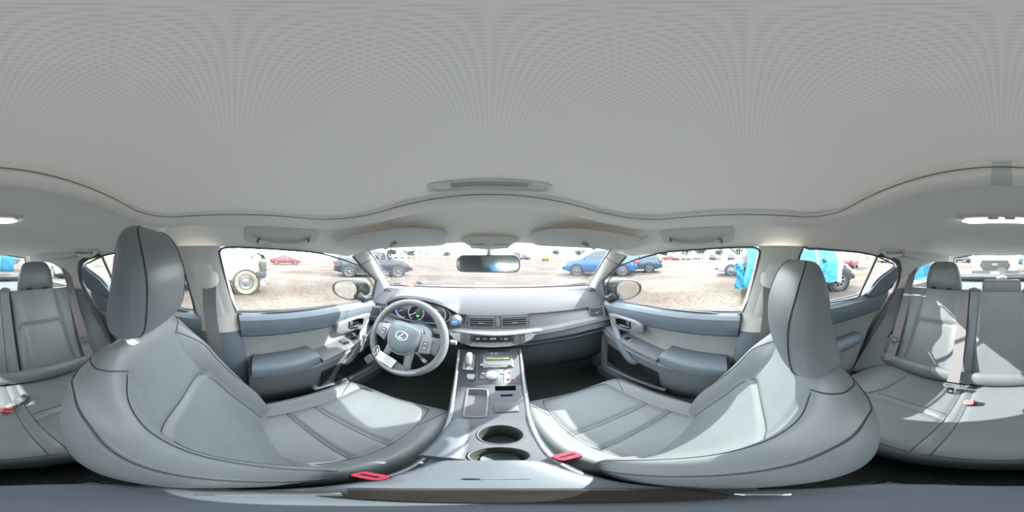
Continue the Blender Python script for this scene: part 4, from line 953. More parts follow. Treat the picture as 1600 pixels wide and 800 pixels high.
def vent(px0, py0, px1, py1, o, nrm, slats, name='air_vent', tilt=0, par=db, tab=True):
    a = hit(px0, py0, o, nrm); b = hit(px1, py0, o, nrm); c = hit(px0, py1, o, nrm); d = hit(px1, py1, o, nrm); ctr = (a + b + c + d) / 4; n_ = Vector(nrm).normalized()
    if n_.y > 0: n_ = -n_
    w = ((b - a).length + (d - c).length) / 2; h = ((c - a).length + (d - b).length) / 2; T = frame(ctr + n_ * .002, n_, (0, 0, 1)) @ Matrix.Rotation(tilt, 4, 'Z')
    mb = MB(); o1 = rrect(w + .012, h + .012, .006, 3); o2 = rrect(w, h, .004, 3); mb.grid([[(x, y, -.02) for x, y in o1], [(x, y, .006) for x, y in o1], [(x, y, .006) for x, y in o2], [(x, y, -.03) for x, y in o2]], cv=True, T=T); v = mb.build(name, 'dashface', par, ang=30)
    mb = MB(); mb.prism(o2, f=lambda x, y: Vector((x, y, .0006)), T=T); mb.build('vent_backing', 'black', v)
    for k in range(slats):
        y = -h / 2 + h * (k + .5) / slats + h * .0; mb = MB(); mb.box((0, y, .004), (w, .0026, .006), T=T, bev=.001); mb.build('slat', 'silver', v)
    if tab: mb = MB(); mb.box((0, -h * .08, .007), (w * .26, .008, .006), T=T, bev=.002); mb.build('vent_tab', 'silver', v)
    return T, w, h
FO, FN = (0, .792, -.345), (0, -1, .12)
mb = MB(); T = frame((.039, .792, -.342), FN, (0, 0, 1)); o1 = rrect(.31, .078, .012, 4); o2 = rrect(.30, .068, .010, 4)
mb.grid([[(x, y, -.02) for x, y in o1], [(x, y, .003) for x, y in o1], [(x, y, .002) for x, y in o2], [(x, y, -.0005) for x, y in [(q[0] * .98, q[1] * .95) for q in o2]]], cv=True, T=T); mb.prism([(q[0] * .98, q[1] * .95) for q in o2], f=lambda x, y: Vector((x, y, -.0005)), T=T); mb.build('vent_surround', 'dashface', db, ang=30)
vent(734, 496.5, 771, 510, FO, FN, 4); vent(785, 495.5, 822, 509.5, FO, FN, 4)
EN = (.0, .77, -.37)
vent(922, 480, 943, 494.5, (.60, .765, -.36), (-.55, -1, .25), 5, tilt=.10); vent(580, 480, 594, 494, (-.60, .765, -.36), (.55, -1, .25), 5, tilt=-.10, tab=False)
def on_face(px, py, w, h, mm, name, par=db, th=.004, o=FO, nrm=FN, r=.002, lift=.003, up=(0, 0, 1)):
    c = hit(px, py, o, nrm); T = frame(c + Vector(nrm).normalized() * lift, nrm, up); mb = MB(); o_ = rrect(w, h, min(r, w * .45, h * .45), 3)
    mb.grid([[(x, y, 0) for x, y in o_], [(x, y, th * .7) for x, y in o_], [(x * .95, y * .92, th) for x, y in o_]], cv=True, T=T); mb.add([(x * .95, y * .92, th) for x, y in o_], [tuple(range(len(o_)))], T=T); ob = mb.build(name, mm, par, ang=40); return ob, T
ob, T = on_face(777.8, 503.5, .018, .040, 'silver', 'hazard_button'); mb = MB(); mb.prism([(-.004, -.001), (.004, -.001), (0, .006)], T=T @ Matrix.Translation((0, .004, .0042)), th=(0, 0, .0004)); mb.build('triangle_mark', 'red', db)
for px in (728.5, 825.5):
    on_face(px, 503.5, .008, .022, 'hard', 'vent_thumbwheel', th=.006)
# shelf under the vents
pillow([(-.17, .80, -.382), (.04, .80, -.382), (.24, .80, -.386)], [(-.185, .757, -.385), (.03, .735, -.392), (.26, .745, -.388)], (0, 0, .016), n=24, endr=.06).build('shelf', 'dashface', db, ang=50)
# climate panel
CO, CN = (0, .748, -.42), (0, -1, .30)
def quad(px, py, o, nrm, off=.0): return hit(px, py, o, nrm) + Vector(nrm).normalized() * off
L = [(702, 521), (716, 519.5), (765, 522.5), (822, 519.5), (838, 521), (830, 530), (818, 536), (795, 541), (765, 542.5), (738, 541), (722, 536), (710, 530)]
Q = [quad(*p, CO, CN, .002) for p in L]; Qb = [p + Vector((0, .035, -.004)) for p in Q]; ce = sum(Q, Vector()) / len(Q)
mb = MB(); mb.grid([Qb, Q], cv=True); mb.add(Q + [ce + Vector((0, -.004, 0))], [(i, (i + 1) % 12, 12) for i in range(12)]); cp = mb.build('climate_panel', 'bright', db, ang=40)
def plate_px(x0, y0, x1, y1, mm, name, par, off, o=CO, nrm=CN, th=.003):
    a, b, c, d = quad(x0, y0, o, nrm, off), quad(x1, y0, o, nrm, off), quad(x1, y1, o, nrm, off), quad(x0, y1, o, nrm, off); k = Vector(nrm).normalized() * th
    mb = MB(); ins = (a + b + c + d) / 4; V = [p for p in (a, b, c, d)]; W = [ins + (p - ins) * .96 + k for p in V]; mb.grid([V, W], cv=True); mb.add(W, [(0, 1, 2, 3)]); return mb.build(name, mm, par, ang=25)
plate_px(720, 521.5, 820, 536.5, 'button', 'button_field', cp, .005)
plate_px(736.5, 524, 801.5, 533.2, 'screen', 'climate_display', cp, .008)
mb = MB()
for px, s_, h_ in ((747, 'LO', .012), (757, 'AUTO', .006), (770, '10:29', .013), (783, '>', .010), (790, 'LO', .012)): text(mb, s_, h_, frame(quad(px, 528.7, CO, CN, .0118), CN, (0, 0, 1)))
for px in (739.5, 800): mb.prism([(-.002, -.001), (.002, -.001), (0, .002)], T=frame(quad(px, 526.5, CO, CN, .0118), CN, (0, 0, 1)), th=(0, 0, .0004))
mb.build('display_digits', 'white_mark', cp)
for (x0, y0, x1, y1) in ((722, 524, 727.5, 529.5), (729, 524, 735, 529.5), (722, 530.5, 727.5, 535.5), (729, 530.5, 735, 535.5), (803.5, 524, 811, 529), (812.5, 524, 819, 529), (803.5, 530, 811, 535), (812.5, 530, 819, 535)):
    plate_px(x0, y0, x1, y1, 'button', 'climate_button', cp, .0085, th=.0025)
for k in range(7): plate_px(738 + k * 9.1, 535.0 + .3 * (1 - abs(k - 3) / 3), 745.6 + k * 9.1, 538.6 + .8 * (1 - abs(k - 3) / 3), 'buttonlt', 'climate_button', cp, .006, th=.0025)
mb = MB()
for px, py in ((724.5, 526.5), (816, 526.5)): mb.prism(ellipse(.003, .0015, 8), T=frame(quad(px, py, CO, CN, .0115), CN, (0, 0, 1)), th=(0, 0, .0004))
mb.build('indicator_mark', 'red_led', cp)
# start button
ob, T = on_face(711.5, 501.5, .044, .044, 'silver', 'start_button_ring', r=.021, th=.006, o=(0, .785, -.34), lift=.010); mb = MB(); mb.lathe([(0, .0085), (.013, .0085), (.0145, .006), (.0145, 0)], n=28, T=T); mb.build('start_button', 'blue_led', db)
mb = MB(); text(mb, 'POWER', .0060, T @ Matrix.Translation((0, 0, .0092))); mb.build('start_button_text', 'white_mark', db)
mb = MB(); c = T.to_translation(); mb.lathe([(.040, -.03), (.034, -.012), (.024, .0)], n=28, T=T); mb.build('start_button_pod', 'dashface', db, ang=60)
# instrument cluster
ic = thing('instrument_cluster', (-.38, .83, -.31), 'dark instrument cluster with glowing round gauges behind the steering wheel', 'instrument cluster')
IO, IN = (-.38, .800, -.30), (0, -1, .25)
mb = MB(); o_ = []
for k in range(40):
    a = 2 * pi * k / 40; o_.append((.190 * spow(cos(a), .75), .052 * spow(sin(a), .8) * (1 + .0 * cos(a)) - .0))
T = frame((-.385, .795, -.315), IN, (0, 0, 1))
mb.grid([[(x * 1.04, y * 1.08 , -.02) for x, y in o_], [(x * 1.04, y * 1.08, .012) for x, y in o_], [(x, y, .012) for x, y in o_], [(x * .99, y * .97, -.002) for x, y in o_]], cv=True, T=T); mb.build('bezel', 'hard2', ic, ang=40)
mb = MB(); mb.prism(o_, f=lambda x, y: Vector((x, y, -.001)), T=T); mb.build('face', 'screen', ic)
def ring(mb, x, y, r, a0, a1, w=.0022, z=.0006): mb.tube([(x + r * cos(radians(a)), y + r * sin(radians(a)), z) for a in [a0 + (a1 - a0) * k / 30 for k in range(31)]], w / 2, n=5, T=T)
def gauge(name, x, r, a0, a1, y=0):
    mb = MB(); ring(mb, x, y, r, a0, a1)
    for k in range(9):
        a = radians(a0 + (a1 - a0) * k / 8); mb.tube([(x + r * .80 * cos(a), y + r * .80 * sin(a), .0006), (x + r * .93 * cos(a), y + r * .93 * sin(a), .0006)], .0008, n=4, T=T)
    return mb
mb = gauge('p', -.085, .044, 60, 300, -.002); mb.build('power_gauge', 'white_mark', ic)
mb = MB(); ring(mb, -.085, -.002, .038, 190, 260, .004); mb.build('charge_zone', 'blue_led', ic)
mb = MB(); mb.tube([(-.085, -.002, .001), (-.105, -.012, .001)], .0012, n=4, T=T); mb.build('gauge_needle', 'white_mark', ic)
mb = gauge('s', .0, .046, -60, 240, -.004); mb.build('speed_gauge', 'white_mark', ic)
mb = MB(); mb.tube([(.0, -.004, .001), (-.035, -.025, .001)], .0014, n=4, T=T); mb.build('gauge_needle', 'white_mark', ic)
mb = MB(); mb.box((.012, -.022, .001), (.016, .010, .001), T=T); mb.build('eco_lamp', 'green_led', ic)
mb = MB(); text(mb, 'P', .024, T @ Matrix.Translation((.115, .018, .001))); text(mb, '55', .022, T @ Matrix.Translation((.118, -.020, .001))); mb.build('gear_and_speed_digits', 'white_mark', ic)
mb = gauge('f', .118, .048, -70, 70, -.002); mb.build('fuel_gauge', 'white_mark', ic)
mb = MB(); 
for x, y in ((-.15, .012), (-.155, -.005), (.05, .018)): mb.box((x, y, .001), (.010, .006, .001), T=T)
mb.build('warning_lamps', 'red_led', ic)
# ------------------------------------------------------------------ steering wheel
WN = Vector((-.07, -.89, .45)).normalized(); WC = Vector((-.342, .600, -.378)); W = frame(WC, WN, (0, 0, 1)); W = W @ Matrix.Rotation(radians(-4), 4, 'Z')
sw_ = thing('steering_wheel', tuple(WC), 'grey leather three-spoke steering wheel with silver spokes and oval emblem', 'steering wheel')
mb = MB(); R_ = .170
R_ = .1745
pts = [(R_ * cos(2 * pi * k / 72), R_ * .985 * sin(2 * pi * k / 72), .0) for k in range(72)]; rr = [.0165 + .0022 * exp(-((abs((k / 72 * 360 + 90) % 360 - 180) - 52) / 16) ** 2) for k in range(72)]
mb.tube(pts, rr, n=16, closed=True, T=W, up=(0, 0, 1)); mb.build('rim', 'leather', sw_, ang=70)
mb = MB()
for a in (33, 147, 220, 318):
    c = Vector((R_ * cos(radians(a)), R_ * .985 * sin(radians(a)), 0)); tg = Vector((-sin(radians(a)), cos(radians(a)), 0)); rd = Vector((cos(radians(a)), sin(radians(a)), 0))
    mb.tube([c + (rd * cos(b) + Vector((0, 0, 1)) * sin(b)) * .0168 for b in [2 * pi * k / 20 for k in range(20)]], .0009, n=4, closed=True, T=W)
mb.build('rim_seams', 'seam', sw_)
hub = [(x * 1.12, y * 1.10) for x, y in [(-.062, .052), (-.03, .060), (.03, .060), (.062, .052), (.070, .030), (.068, -.005), (.055, -.040), (.030, -.066), (0, -.073), (-.030, -.066), (-.055, -.040), (-.068, -.005), (-.070, .030)]]
HB = [(p.x, p.y) for p in smoothpts([(x, y, 0) for x, y in hub], 4, closed=True)]
mb = MB(); rows = [[(x, y, -.03) for x, y in HB], [(x, y, .016) for x, y in HB], [(x * .97, y * .97, .024) for x, y in HB], [(x * .80, y * .80, .032) for x, y in HB], [(x * .4, y * .4, .0335) for x, y in HB], [(0, 0, .0335)] * len(HB)]
mb.grid(rows, cv=True, T=W); mb.build('airbag_cover', 'soft', sw_, ang=60)
mb = MB(); mb.tube([(x * 1.02, y * 1.02, .019) for x, y in HB], .0028, n=6, closed=True, T=W); mb.build('airbag_trim', 'silver', sw_)
for s in (-1, 1):   # side spokes with button pads
    pillow([W @ Vector((s * .060, .045, .004)), W @ Vector((s * .11, .032, .004)), W @ Vector((s * .165, .030, 0))], [W @ Vector((s * .060, -.030, .004)), W @ Vector((s * .11, -.034, .004)), W @ Vector((s * .165, -.042, 0))], (W.to_3x3() @ Vector((0, 0, .022))), n=10, endr=.02).build('spoke', 'hard2' , sw_, ang=50)
    pad = [(.082, .044), (.126, .032), (.130, -.034), (.086, -.046), (.084, -.01)]; 
    mb = MB(); P_ = [(s * x, y) for x, y in pad]; mb.grid([[(x, y, .012) for x, y in P_], [(x, y, .019) for x, y in P_], [(sum(q[0] for q in P_) / 5 + (x - sum(q[0] for q in P_) / 5) * .86, sum(q[1] for q in P_) / 5 + (y - sum(q[1] for q in P_) / 5) * .86, .021) for x, y in P_]], cv=True, T=W)
    cxx, cyy = sum(q[0] for q in P_) / 5, sum(q[1] for q in P_) / 5; mb.add([(cxx + (x - cxx) * .86, cyy + (y - cyy) * .86, .021) for x, y in P_], [tuple(range(5))], T=W); mb.build('button_pad', 'silver', sw_, ang=30)
    mb = MB(); o_ = rrect(.028, .040, .004, 3, s * .107, -.004); mb.grid([[(x, y, .020) for x, y in o_], [(x, y, .0235) for x, y in o_]], cv=True, T=W); mb.add([(x, y, .0235) for x, y in o_], [tuple(range(len(o_)))], T=W); mb.build('control_buttons', 'button', sw_)
    mb = MB()
    for yy in (.006, -.014): mb.box((s * .107, yy, .0238), (.010, .002, .0006), T=W)
    mb.build('button_marks', 'white_mark', sw_)
    # lower legs
    pillow([W @ Vector((s * .070, -.030, .004)), W @ Vector((s * .070, -.085, .004)), W @ Vector((s * .078, -.145, 0))], [W @ Vector((s * .020, -.070, .004)), W @ Vector((s * .036, -.100, .004)), W @ Vector((s * .042, -.155, 0))], (W.to_3x3() @ Vector((0, 0, .016))), n=10, endr=.05).build('lower_spoke', 'silver', sw_, ang=50)
mb = MB(); mb.prism([(-.075, -.152), (-.05, -.128), (0, -.120), (.05, -.128), (.075, -.152), (.04, -.166), (0, -.170), (-.04, -.166)], f=lambda x, y: Vector((x, y, .006)), th=(0, 0, .006), T=W); mb.build('lower_bridge', 'soft', sw_)
mb = MB(); mb.tube([(R_ * cos(radians(a)) * 1.005, R_ * sin(radians(a)) * .99, .012) for a in range(232, 309, 4)], .0055, n=8, T=W); mb.build('lower_trim', 'silver', sw_)
mb = MB(); mb.tube([(.0280 * cos(2 * pi * k / 36), .0200 * sin(2 * pi * k / 36) + .008, .0345) for k in range(36)], .0016, n=6, closed=True, T=W)
mb.tube(smoothpts([(.007, .023, .0348), (-.002, .008, .035), (-.010, -.001, .035), (.0, -.003, .035), (.017, .001, .0348)], 3), [.0013] + [.0022] * 11 + [.0012], n=6, T=W); mb.build('emblem', 'chrome', sw_)
# column and stalks
mb = MB(); mb.tube([W @ Vector((0, -.005, -.02)), W @ Vector((0, -.008, -.09)), Vector((-.36, .80, -.44))], [.062, .072, .085], n=20); mb.build('column_shroud', 'hard', db, ang=60)
def stalk(name, lab, pts, rs_, mm, tipm=None):
    t = thing(name, pts[0], lab, 'stalk'); mb = MB(); mb.tube(pts, rs_, n=10); mb.build('lever', mm, t)
    if tipm: mb = MB(); mb.tube([pts[-1], Vector(pts[-1]) + (Vector(pts[-1]) - Vector(pts[-2])).normalized() * .022], [rs_[-1] * 1.35, rs_[-1] * 1.1], n=12); mb.build('lever_tip', tipm, t)
    return t
stalk('indicator_stalk', 'dark indicator stalk left of the steering column', [W @ Vector((-.05, .035, -.05)), W @ Vector((-.10, .040, -.045)), W @ Vector((-.135, .036, -.040))], [.010, .009, .009], 'hard', 'hard')
stalk('wiper_stalk', 'wiper stalk with pale tip right of the steering wheel', [W @ Vector((.06, .02, -.05)), W @ Vector((.13, .026, -.048)), W @ Vector((.185, .032, -.045))], [.010, .009, .009], 'hard', 'buttonlt')
stalk('cruise_stalk', 'short silver cruise stalk below the right spoke', [W @ Vector((.055, -.060, -.03)), W @ Vector((.085, -.068, -.02)), W @ Vector((.105, -.075, -.012))], [.006, .006, .007], 'hard', 'silver')
# tag, cord and key fob tied to the wheel
kt = thing('key_tag', tuple(W @ Vector((-.08, -.13, .02))), 'white tag on a looped cord tied to the lower spoke of the wheel', 'tag')
mb = MB(); T2 = W @ Matrix.Translation((-.030, -.128, .026)) @ Matrix.Rotation(radians(-14), 4, 'Z') @ Matrix.Rotation(radians(12), 4, 'Y')
mb.grid([[(-.042 + .084 * i / 8, -.022 + .044 * j / 3, .004 * sin(i * .8)) for j in range(4)] for i in range(9)], T=T2); mb.grid([[(-.042 + .084 * i / 8, -.022 + .044 * j / 3, .0012 + .004 * sin(i * .8)) for j in range(4)] for i in range(9)], T=T2); mb.build('paper_tag', 'paper', kt)
mb = MB(); mb.tube(smoothpts([T2 @ Vector((-.04, .012, .004)), W @ Vector((-.085, -.098, .022)), W @ Vector((-.105, -.088, .014)), W @ Vector((-.118, -.11, .014)), W @ Vector((-.108, -.138, .016)), W @ Vector((-.095, -.128, .018)), W @ Vector((-.098, -.10, .020)), T2 @ Vector((-.04, .0, .004))], 5), .0018, n=5)
mb.build('cord', 'paper', kt)
kf = thing('key_fob', tuple(W @ Vector((-.115, -.175, .01))), 'small dark key fob hanging from the cord at the lower left of the wheel', 'key fob')
T2 = W @ Matrix.Translation((-.118, -.172, .012)) @ Matrix.Rotation(radians(-25), 4, 'Z'); mb = MB(); mb.box((0, 0, 0), (.040, .044, .012), T=T2, bev=.005); mb.build('fob_body', 'button', kf)
mb = MB(); mb.tube([(x, y, .0062) for x, y in rrect(.036, .040, .008, 4)], .0011, n=5, closed=True, T=T2); mb.build('fob_edge', 'silver', kf)
mb = MB(); mb.prism(ellipse(.006, .006, 12), T=T2 @ Matrix.Translation((0, 0, .006)), th=(0, 0, .001)); mb.build('fob_button', 'hard', kf)
mb = MB(); mb.tube(smoothpts([T2 @ Vector((0, .022, 0)), W @ Vector((-.113, -.145, .014)), W @ Vector((-.108, -.138, .016))], 4), .002, n=6); mb.build('key_loop', 'chrome', kf)
pd = thing('brake_pedal', (-.28, .95, -.78), 'grey brake pedal in the dark footwell under the steering wheel', 'pedal')
c = ray(693, 564) * 1.20; T = frame(c, (0, -.8, .6), (0, 0, 1)); mb = MB(); mb.box((0, 0, 0), (.105, .055, .014), T=T, bev=.006); mb.build('pedal_pad', 'hard2', pd); mb = MB(); mb.tube([c + Vector((0, .01, 0)), c + Vector((0, .06, .14)), c + Vector((0, .05, .30))], .010, n=8); mb.build('pedal_arm', 'black', pd)

# ------------------------------------------------------------------ centre console
cs = thing('centre_console', (0, .4, -.90), 'centre console with radio stack, tray and twin cup holders', 'console')
def zd(y): return -.622 + (y - .39) * .347 if y > .39 else -.622 - .006 * sm((.39 - y) / .05)
def cw(y): return interp([(.10, .082), (.19, .084), (.30, .092), (.39, .100), (.55, .122), (.76, .146)], y)
on_c = lambda x, y: Vector((x, y, zd(y)))
SO, SNn = (0, .39, -.622), (0, -.328, .945)
tray = [(p.x, p.y) for p in [hit(*q, SO, SNn) for q in ((734, 608), (758, 609), (762, 614), (760, 645), (756, 651), (728, 651), (725, 646), (730, 613))]]
tray = [(p.x, p.y) for p in smoothpts([(x, y, 0) for x, y in tray], 3, closed=True)]
s1 = [(p.x, p.y) for p in [hit(*q, SO, SNn) for q in ((773.5, 603), (806, 602.5), (806, 610), (773.5, 610.5))]]; s2_ = [(p.x, p.y) for p in [hit(*q, SO, SNn) for q in ((782, 616.5), (801, 616), (801, 619), (782, 619.5))]]
up_out = [(-cw(.39), .39), (-cw(.55), .55), (-cw(.76), .76), (cw(.76), .76), (cw(.55), .55), (cw(.39), .39)]
mb = MB(); mb.prism(up_out, [tray, s1, s2_], f=on_c)
c1 = (.022, .322); c2 = (.014, .226)
cupa = ellipse(.046, .046, 32, *c1); cupb = ellipse(.0435, .038, 32, *c2)
low_out = [(-cw(.39), .39), (cw(.39), .39), (cw(.30), .30), (cw(.19), .18), (.082, .0), (.075, -.09), (-.075, -.09), (-.082, .0), (-cw(.19), .18), (-cw(.3), .3)]
mb.prism(low_out, [cupa, cupb], f=lambda x, y: Vector((x, y, zd(y))))
ys = [.76, .65, .55, .47, .39, .30, .18, .0, -.09]
for s in (-1, 1):
    mb.grid([[(s * (cw(y) if y > .1 else .08), y, zd(y)), (s * ((cw(y) if y > .1 else .08) + .008), y, zd(y) - .03), (s * ((cw(y) if y > .1 else .085) + .012), y, -.93)] for y in ys], m=1)
mb.grid([[(-.08, -.09, zd(0)), (.08, -.09, zd(0))], [(-.09, -.092, -.93), (.09, -.092, -.93)]], m=1)
mb.build('console_body', ['console', 'hard'], cs, ang=25)
mb = MB(); T_ = [Vector((x, y, zd(y) - .0)) for x, y in tray]; cT = sum(T_, Vector()) / len(T_)
mb.tube([p + Vector((0, 0, .0015)) for p in T_], .0035, n=6, closed=True); mb.build('tray_rim', 'silver', cs)
mb = MB(); Tb = [cT + (p - cT) * .93 + Vector((0, 0, -.026)) for p in T_]; mb.grid([T_, Tb], cv=True); mb.add(Tb + [cT + Vector((0, 0, -.026))], [(i, (i + 1) % len(Tb), len(Tb)) for i in range(len(Tb))]); mb.build('tray', 'dashface', cs, ang=40)
for sl, d in ((s1, .03), (s2_, .012)):
    mb = MB(); a = [on_c(x, y) for x, y in sl]; b = [p - Vector((0, 0, d)) for p in a]; mb.grid([a, b], cv=True); mb.add(b, [(0, 1, 2, 3)]); mb.build('coin_slot', 'black', cs)
for (c_, out, dep) in ((c1, cupa, .075), (c2, cupb, .045)):
    mb = MB(); a = [Vector((x, y, zd(y))) for x, y in out]; q = Vector((c_[0], c_[1], zd(c_[1]))); b = [q + (p - q) * .90 + Vector((0, 0, -dep * .35)) for p in a]; c3 = [q + (p - q) * .80 + Vector((0, 0, -dep)) for p in a]
    mb.grid([a, b, c3], cv=True); mb.add(c3, [tuple(range(len(c3)))]); cup_ = mb.build('cup_holder', 'cup', cs, ang=40)
    mb = MB(); mb.tube([q + (p - q) * 1.01 + Vector((0, 0, .0006)) for p in a], .0022, n=5, closed=True); mb.build('cup_rim', 'console', cup_)
    mb = MB(); mb.lathe([(0, .002), (.024, .002), (.027, .004), (.029, 0)], n=24, T=Matrix.Translation((q.x, q.y, q.z - dep))); mb.build('cup_mat', 'hard', cup_)
for s in (-1, 1):
    mb = MB(); mb.tube(smoothpts([(s * (cw(y) - .003), y, zd(y) + .001) for y in (.75, .62, .5, .40, .30, .20, .10)], 4), [.006] * 16 + [.005] * 4 + [.004] * 5, n=10, flat=.8); mb.build('side_rail', 'silver', cs, ang=60)
def on_s(px, py, w, h, mm, name, th=.004, r=.003, par=cs, lift=.0): return on_face(px, py, w, h, mm, name, par=par, th=th, o=SO, nrm=SNn, r=r, lift=lift, up=(0, 1, 0))
# audio unit
au, T = on_s(778, 566, .125, .075, 'button', 'audio_unit', th=.006, r=.004)
def on_a(px, py, w, h, mm, name, th=.0025, r=.0015, lift=.0065): return on_s(px, py, w, h, mm, name, th, r, au, lift)
on_a(780, 549.5, .100, .006, 'black', 'disc_slot'); on_a(778, 561.5, .106, .020, 'screen', 'display_bezel', th=.002); o_, T = on_a(778, 561.5, .096, .0145, 'green', 'green_display', lift=.0086)
mb = MB(); text(mb, 'SET CLOCK', .0075, T @ Matrix.Translation((.005, 0, .0027))); mb.build('display_text', 'lcdtext', au)
for px in (752.5, 797):
    o_, T = on_a(px, 572.5, .016, .016, 'hard', 'tuning_knob', th=.003, r=.0078); mb = MB(); mb.lathe([(0, .011), (.006, .011), (.0072, .009), (.0076, 0)], n=20, T=T); mb.build('knob_cap', 'button', au)
for k in range(5):
    on_a(764 + 6.2 * k, 570.2, .014, .005, 'buttonlt', 'preset_button', lift=.006, th=.003)
    if k != 2: on_a(764 + 6.2 * k, 574.5, .014, .005, 'button', 'preset_button', lift=.006, th=.003)
mb = MB(); 
for px in (768, 775): mb.box((0, 0, 0), (.012, .0015, .0006), T=frame(hit(px, 553.5, SO, SNn) + Vector(SNn) * .0068, SNn, (0, 1, 0)))
mb.build('unit_marks', 'white_mark', au)
# drive mode knob
o_, T = on_s(768.5, 589.5, .064, .064, 'hard2', 'mode_knob_base', r=.031, th=.004, lift=.001); mb = MB(); mb.lathe([(0, .026), (.020, .026), (.0245, .023), (.0265, .016), (.0275, .002)], n=36, T=T); mb.build('mode_knob', 'silver', cs, ang=50)
on_s(754, 590, .018, .020, 'button', 'mode_button', lift=.0005); on_s(755, 584, .014, .006, 'buttonlt', 'mode_button', lift=.0005); on_s(785, 584, .012, .004, 'buttonlt', 'mode_button', lift=.0005)
for px in (795.5, 803): on_s(px, 592.5, .009, .009, 'red_led', 'seat_heater_button', r=.004, lift=.001)
on_s(797, 582, .010, .004, 'buttonlt', 'mode_button', lift=.0005); on_s(735.5, 588, .030, .022, 'button', 'park_button', lift=.001); on_s(735.5, 592.5, .022, .006, 'hard2', 'park_button', lift=.0035)
on_s(791, 637, .066, .044, 'console', 'ashtray_lid', lift=.0015, th=.004)
mb = MB(); 
for (a, b) in (((727, 598.5), (815, 598)), ((787.5, 577), (787, 598)), ((746, 549), (744, 598))): mb.tube([hit(*a, SO, SNn) + Vector(SNn) * .0008, hit(*b, SO, SNn) + Vector(SNn) * .0008], .0009, n=4)
mb.build('panel_gap_lines', 'hard', cs)
# shift lever
sl = thing('shift_lever', tuple(hit(733, 565, SO, SNn)), 'small silver and grey shift lever left of the radio', 'shift lever')
g0 = hit(733, 566, SO, SNn); mb = MB(); T = frame(g0 + Vector(SNn) * .001, SNn, (0, 1, 0)); mb.prism(rrect(.044, .095, .006, 3), T=T, th=(0, 0, .002)); mb.build('gate_plate', 'hard2', sl)
mb = MB(); mb.prism([(.014, -.035), (.020, -.035), (.020, .040), (.014, .040)], T=T, th=(0, 0, .003)); mb.build('gate_slot', 'black', sl)
hd = Solid(0, 0, [(0, .012), (.3, .0165), (.7, .015), (.9, .011), (1, .004)], [(0, -.030, .010), (.4, -.036, .034), (.8, .006, .052), (1, .026, .048)], [(0, .010, .010), (.4, .022, .020), (.8, .034, .036), (1, .034, .044)], (0, -.6, .8), ex=2.6)
hd.mesh(20, 28, T=None).build('tmp', 'silver'); o_ = bpy.data.objects['tmp']; o_.name = 'lever_knob'; o_.data.name = 'lever_knob'; o_.data.transform(T); o_.data.transform(Matrix.Translation(-BASE[sl.name])); o_.parent = sl; o_.location = (0, 0, 0); BASE[o_.name] = BASE[sl.name]
mb = MB(); text(mb, 'P\nR\nN\nD', .008, T @ Matrix.Translation((.001, -.034, .0035))); mb.build('gate_letters', 'white_mark', sl)
# knee pad lid, main lid
pillow([(-.088, .375, -.602), (-.092, .30, -.600), (-.092, .19, -.600)], [(-.043, .375, -.602), (-.036, .30, -.600), (-.030, .19, -.600)], (0, 0, .030), n=20, endr=.06).build('side_pad', 'lid', cs, ang=60)
hw_ = [(.188, .046), (.180, .060), (.15, .070), (.10, .078), (.03, .081), (-.04, .080), (-.075, .072), (-.092, .045)]
mb = MB(); P = []
for y, w in [(p.x, p.y) for p in smoothpts([(a, b, 0) for a, b in hw_], 4)]:
    P.append([(w * cos(pi * k / 24) if True else 0, y, -.605 + .025 * sin(pi * k / 24) ** .35 + .004 * (1 - cos(pi * k / 24) ** 2)) for k in range(25)] + [(-w * .96, y, -.625), (w * .96, y, -.625)])
mb.grid(P, cv=True); mb.add(P[0], [tuple(range(27))]); mb.add(P[-1], [tuple(range(27))]); mb.build('armrest_lid', 'lid', cs, ang=50)
mb = MB(); mb.tube([(-.008, .118, -.5755), (.000, .119, -.5745), (.030, .116, -.5750)], [.0015, .0015, .001], n=5); mb.build('lid_latch', 'hard2', cs)
mb = MB(); mb.box((-.012, .117, -.576), (.014, .007, .004), bev=.002); mb.build('latch_button', 'black', cs)
# dark foot plate of the camera stand, on the lid below the viewpoint
dp = thing('camera_stand_foot', (.01, .06, -.57), 'dark glossy curved foot plate of the camera stand with bright metal ends on the console lid', 'plate')
mb = MB(); P = []
for k in range(41):
    a = radians(-50 + 134 * k / 40); t = k / 40; r1 = .083 * (1 - .25 * max(0, (t - .85) / .15) ** 2); r0 = .030 + .018 * (abs(2 * t - 1)) ** 3; row = []
    for j in range(12):
        b = 2 * pi * j / 12; r = (r0 + r1) / 2 + (r1 - r0) / 2 * spow(cos(b), .7); row.append((r * sin(a), r * cos(a), -.571 + .005 * spow(sin(b), .7)))
    P.append(row)
mb.grid(P, cv=True); mb.add(P[0], [tuple(range(12))]); mb.add(P[-1], [tuple(range(12))]); mb.build('plate', 'glossdark', dp, ang=60)
for a0, a1 in ((-104, -52), (86, 106)):
    mb = MB(); mb.tube([(.062 * sin(radians(a0 + (a1 - a0) * k / 8)), .062 * cos(radians(a0 + (a1 - a0) * k / 8)), -.571) for k in range(9)], [.002] + [.004] * 7 + [.006], n=8, flat=.7); mb.build('metal_end', 'chrome', dp)

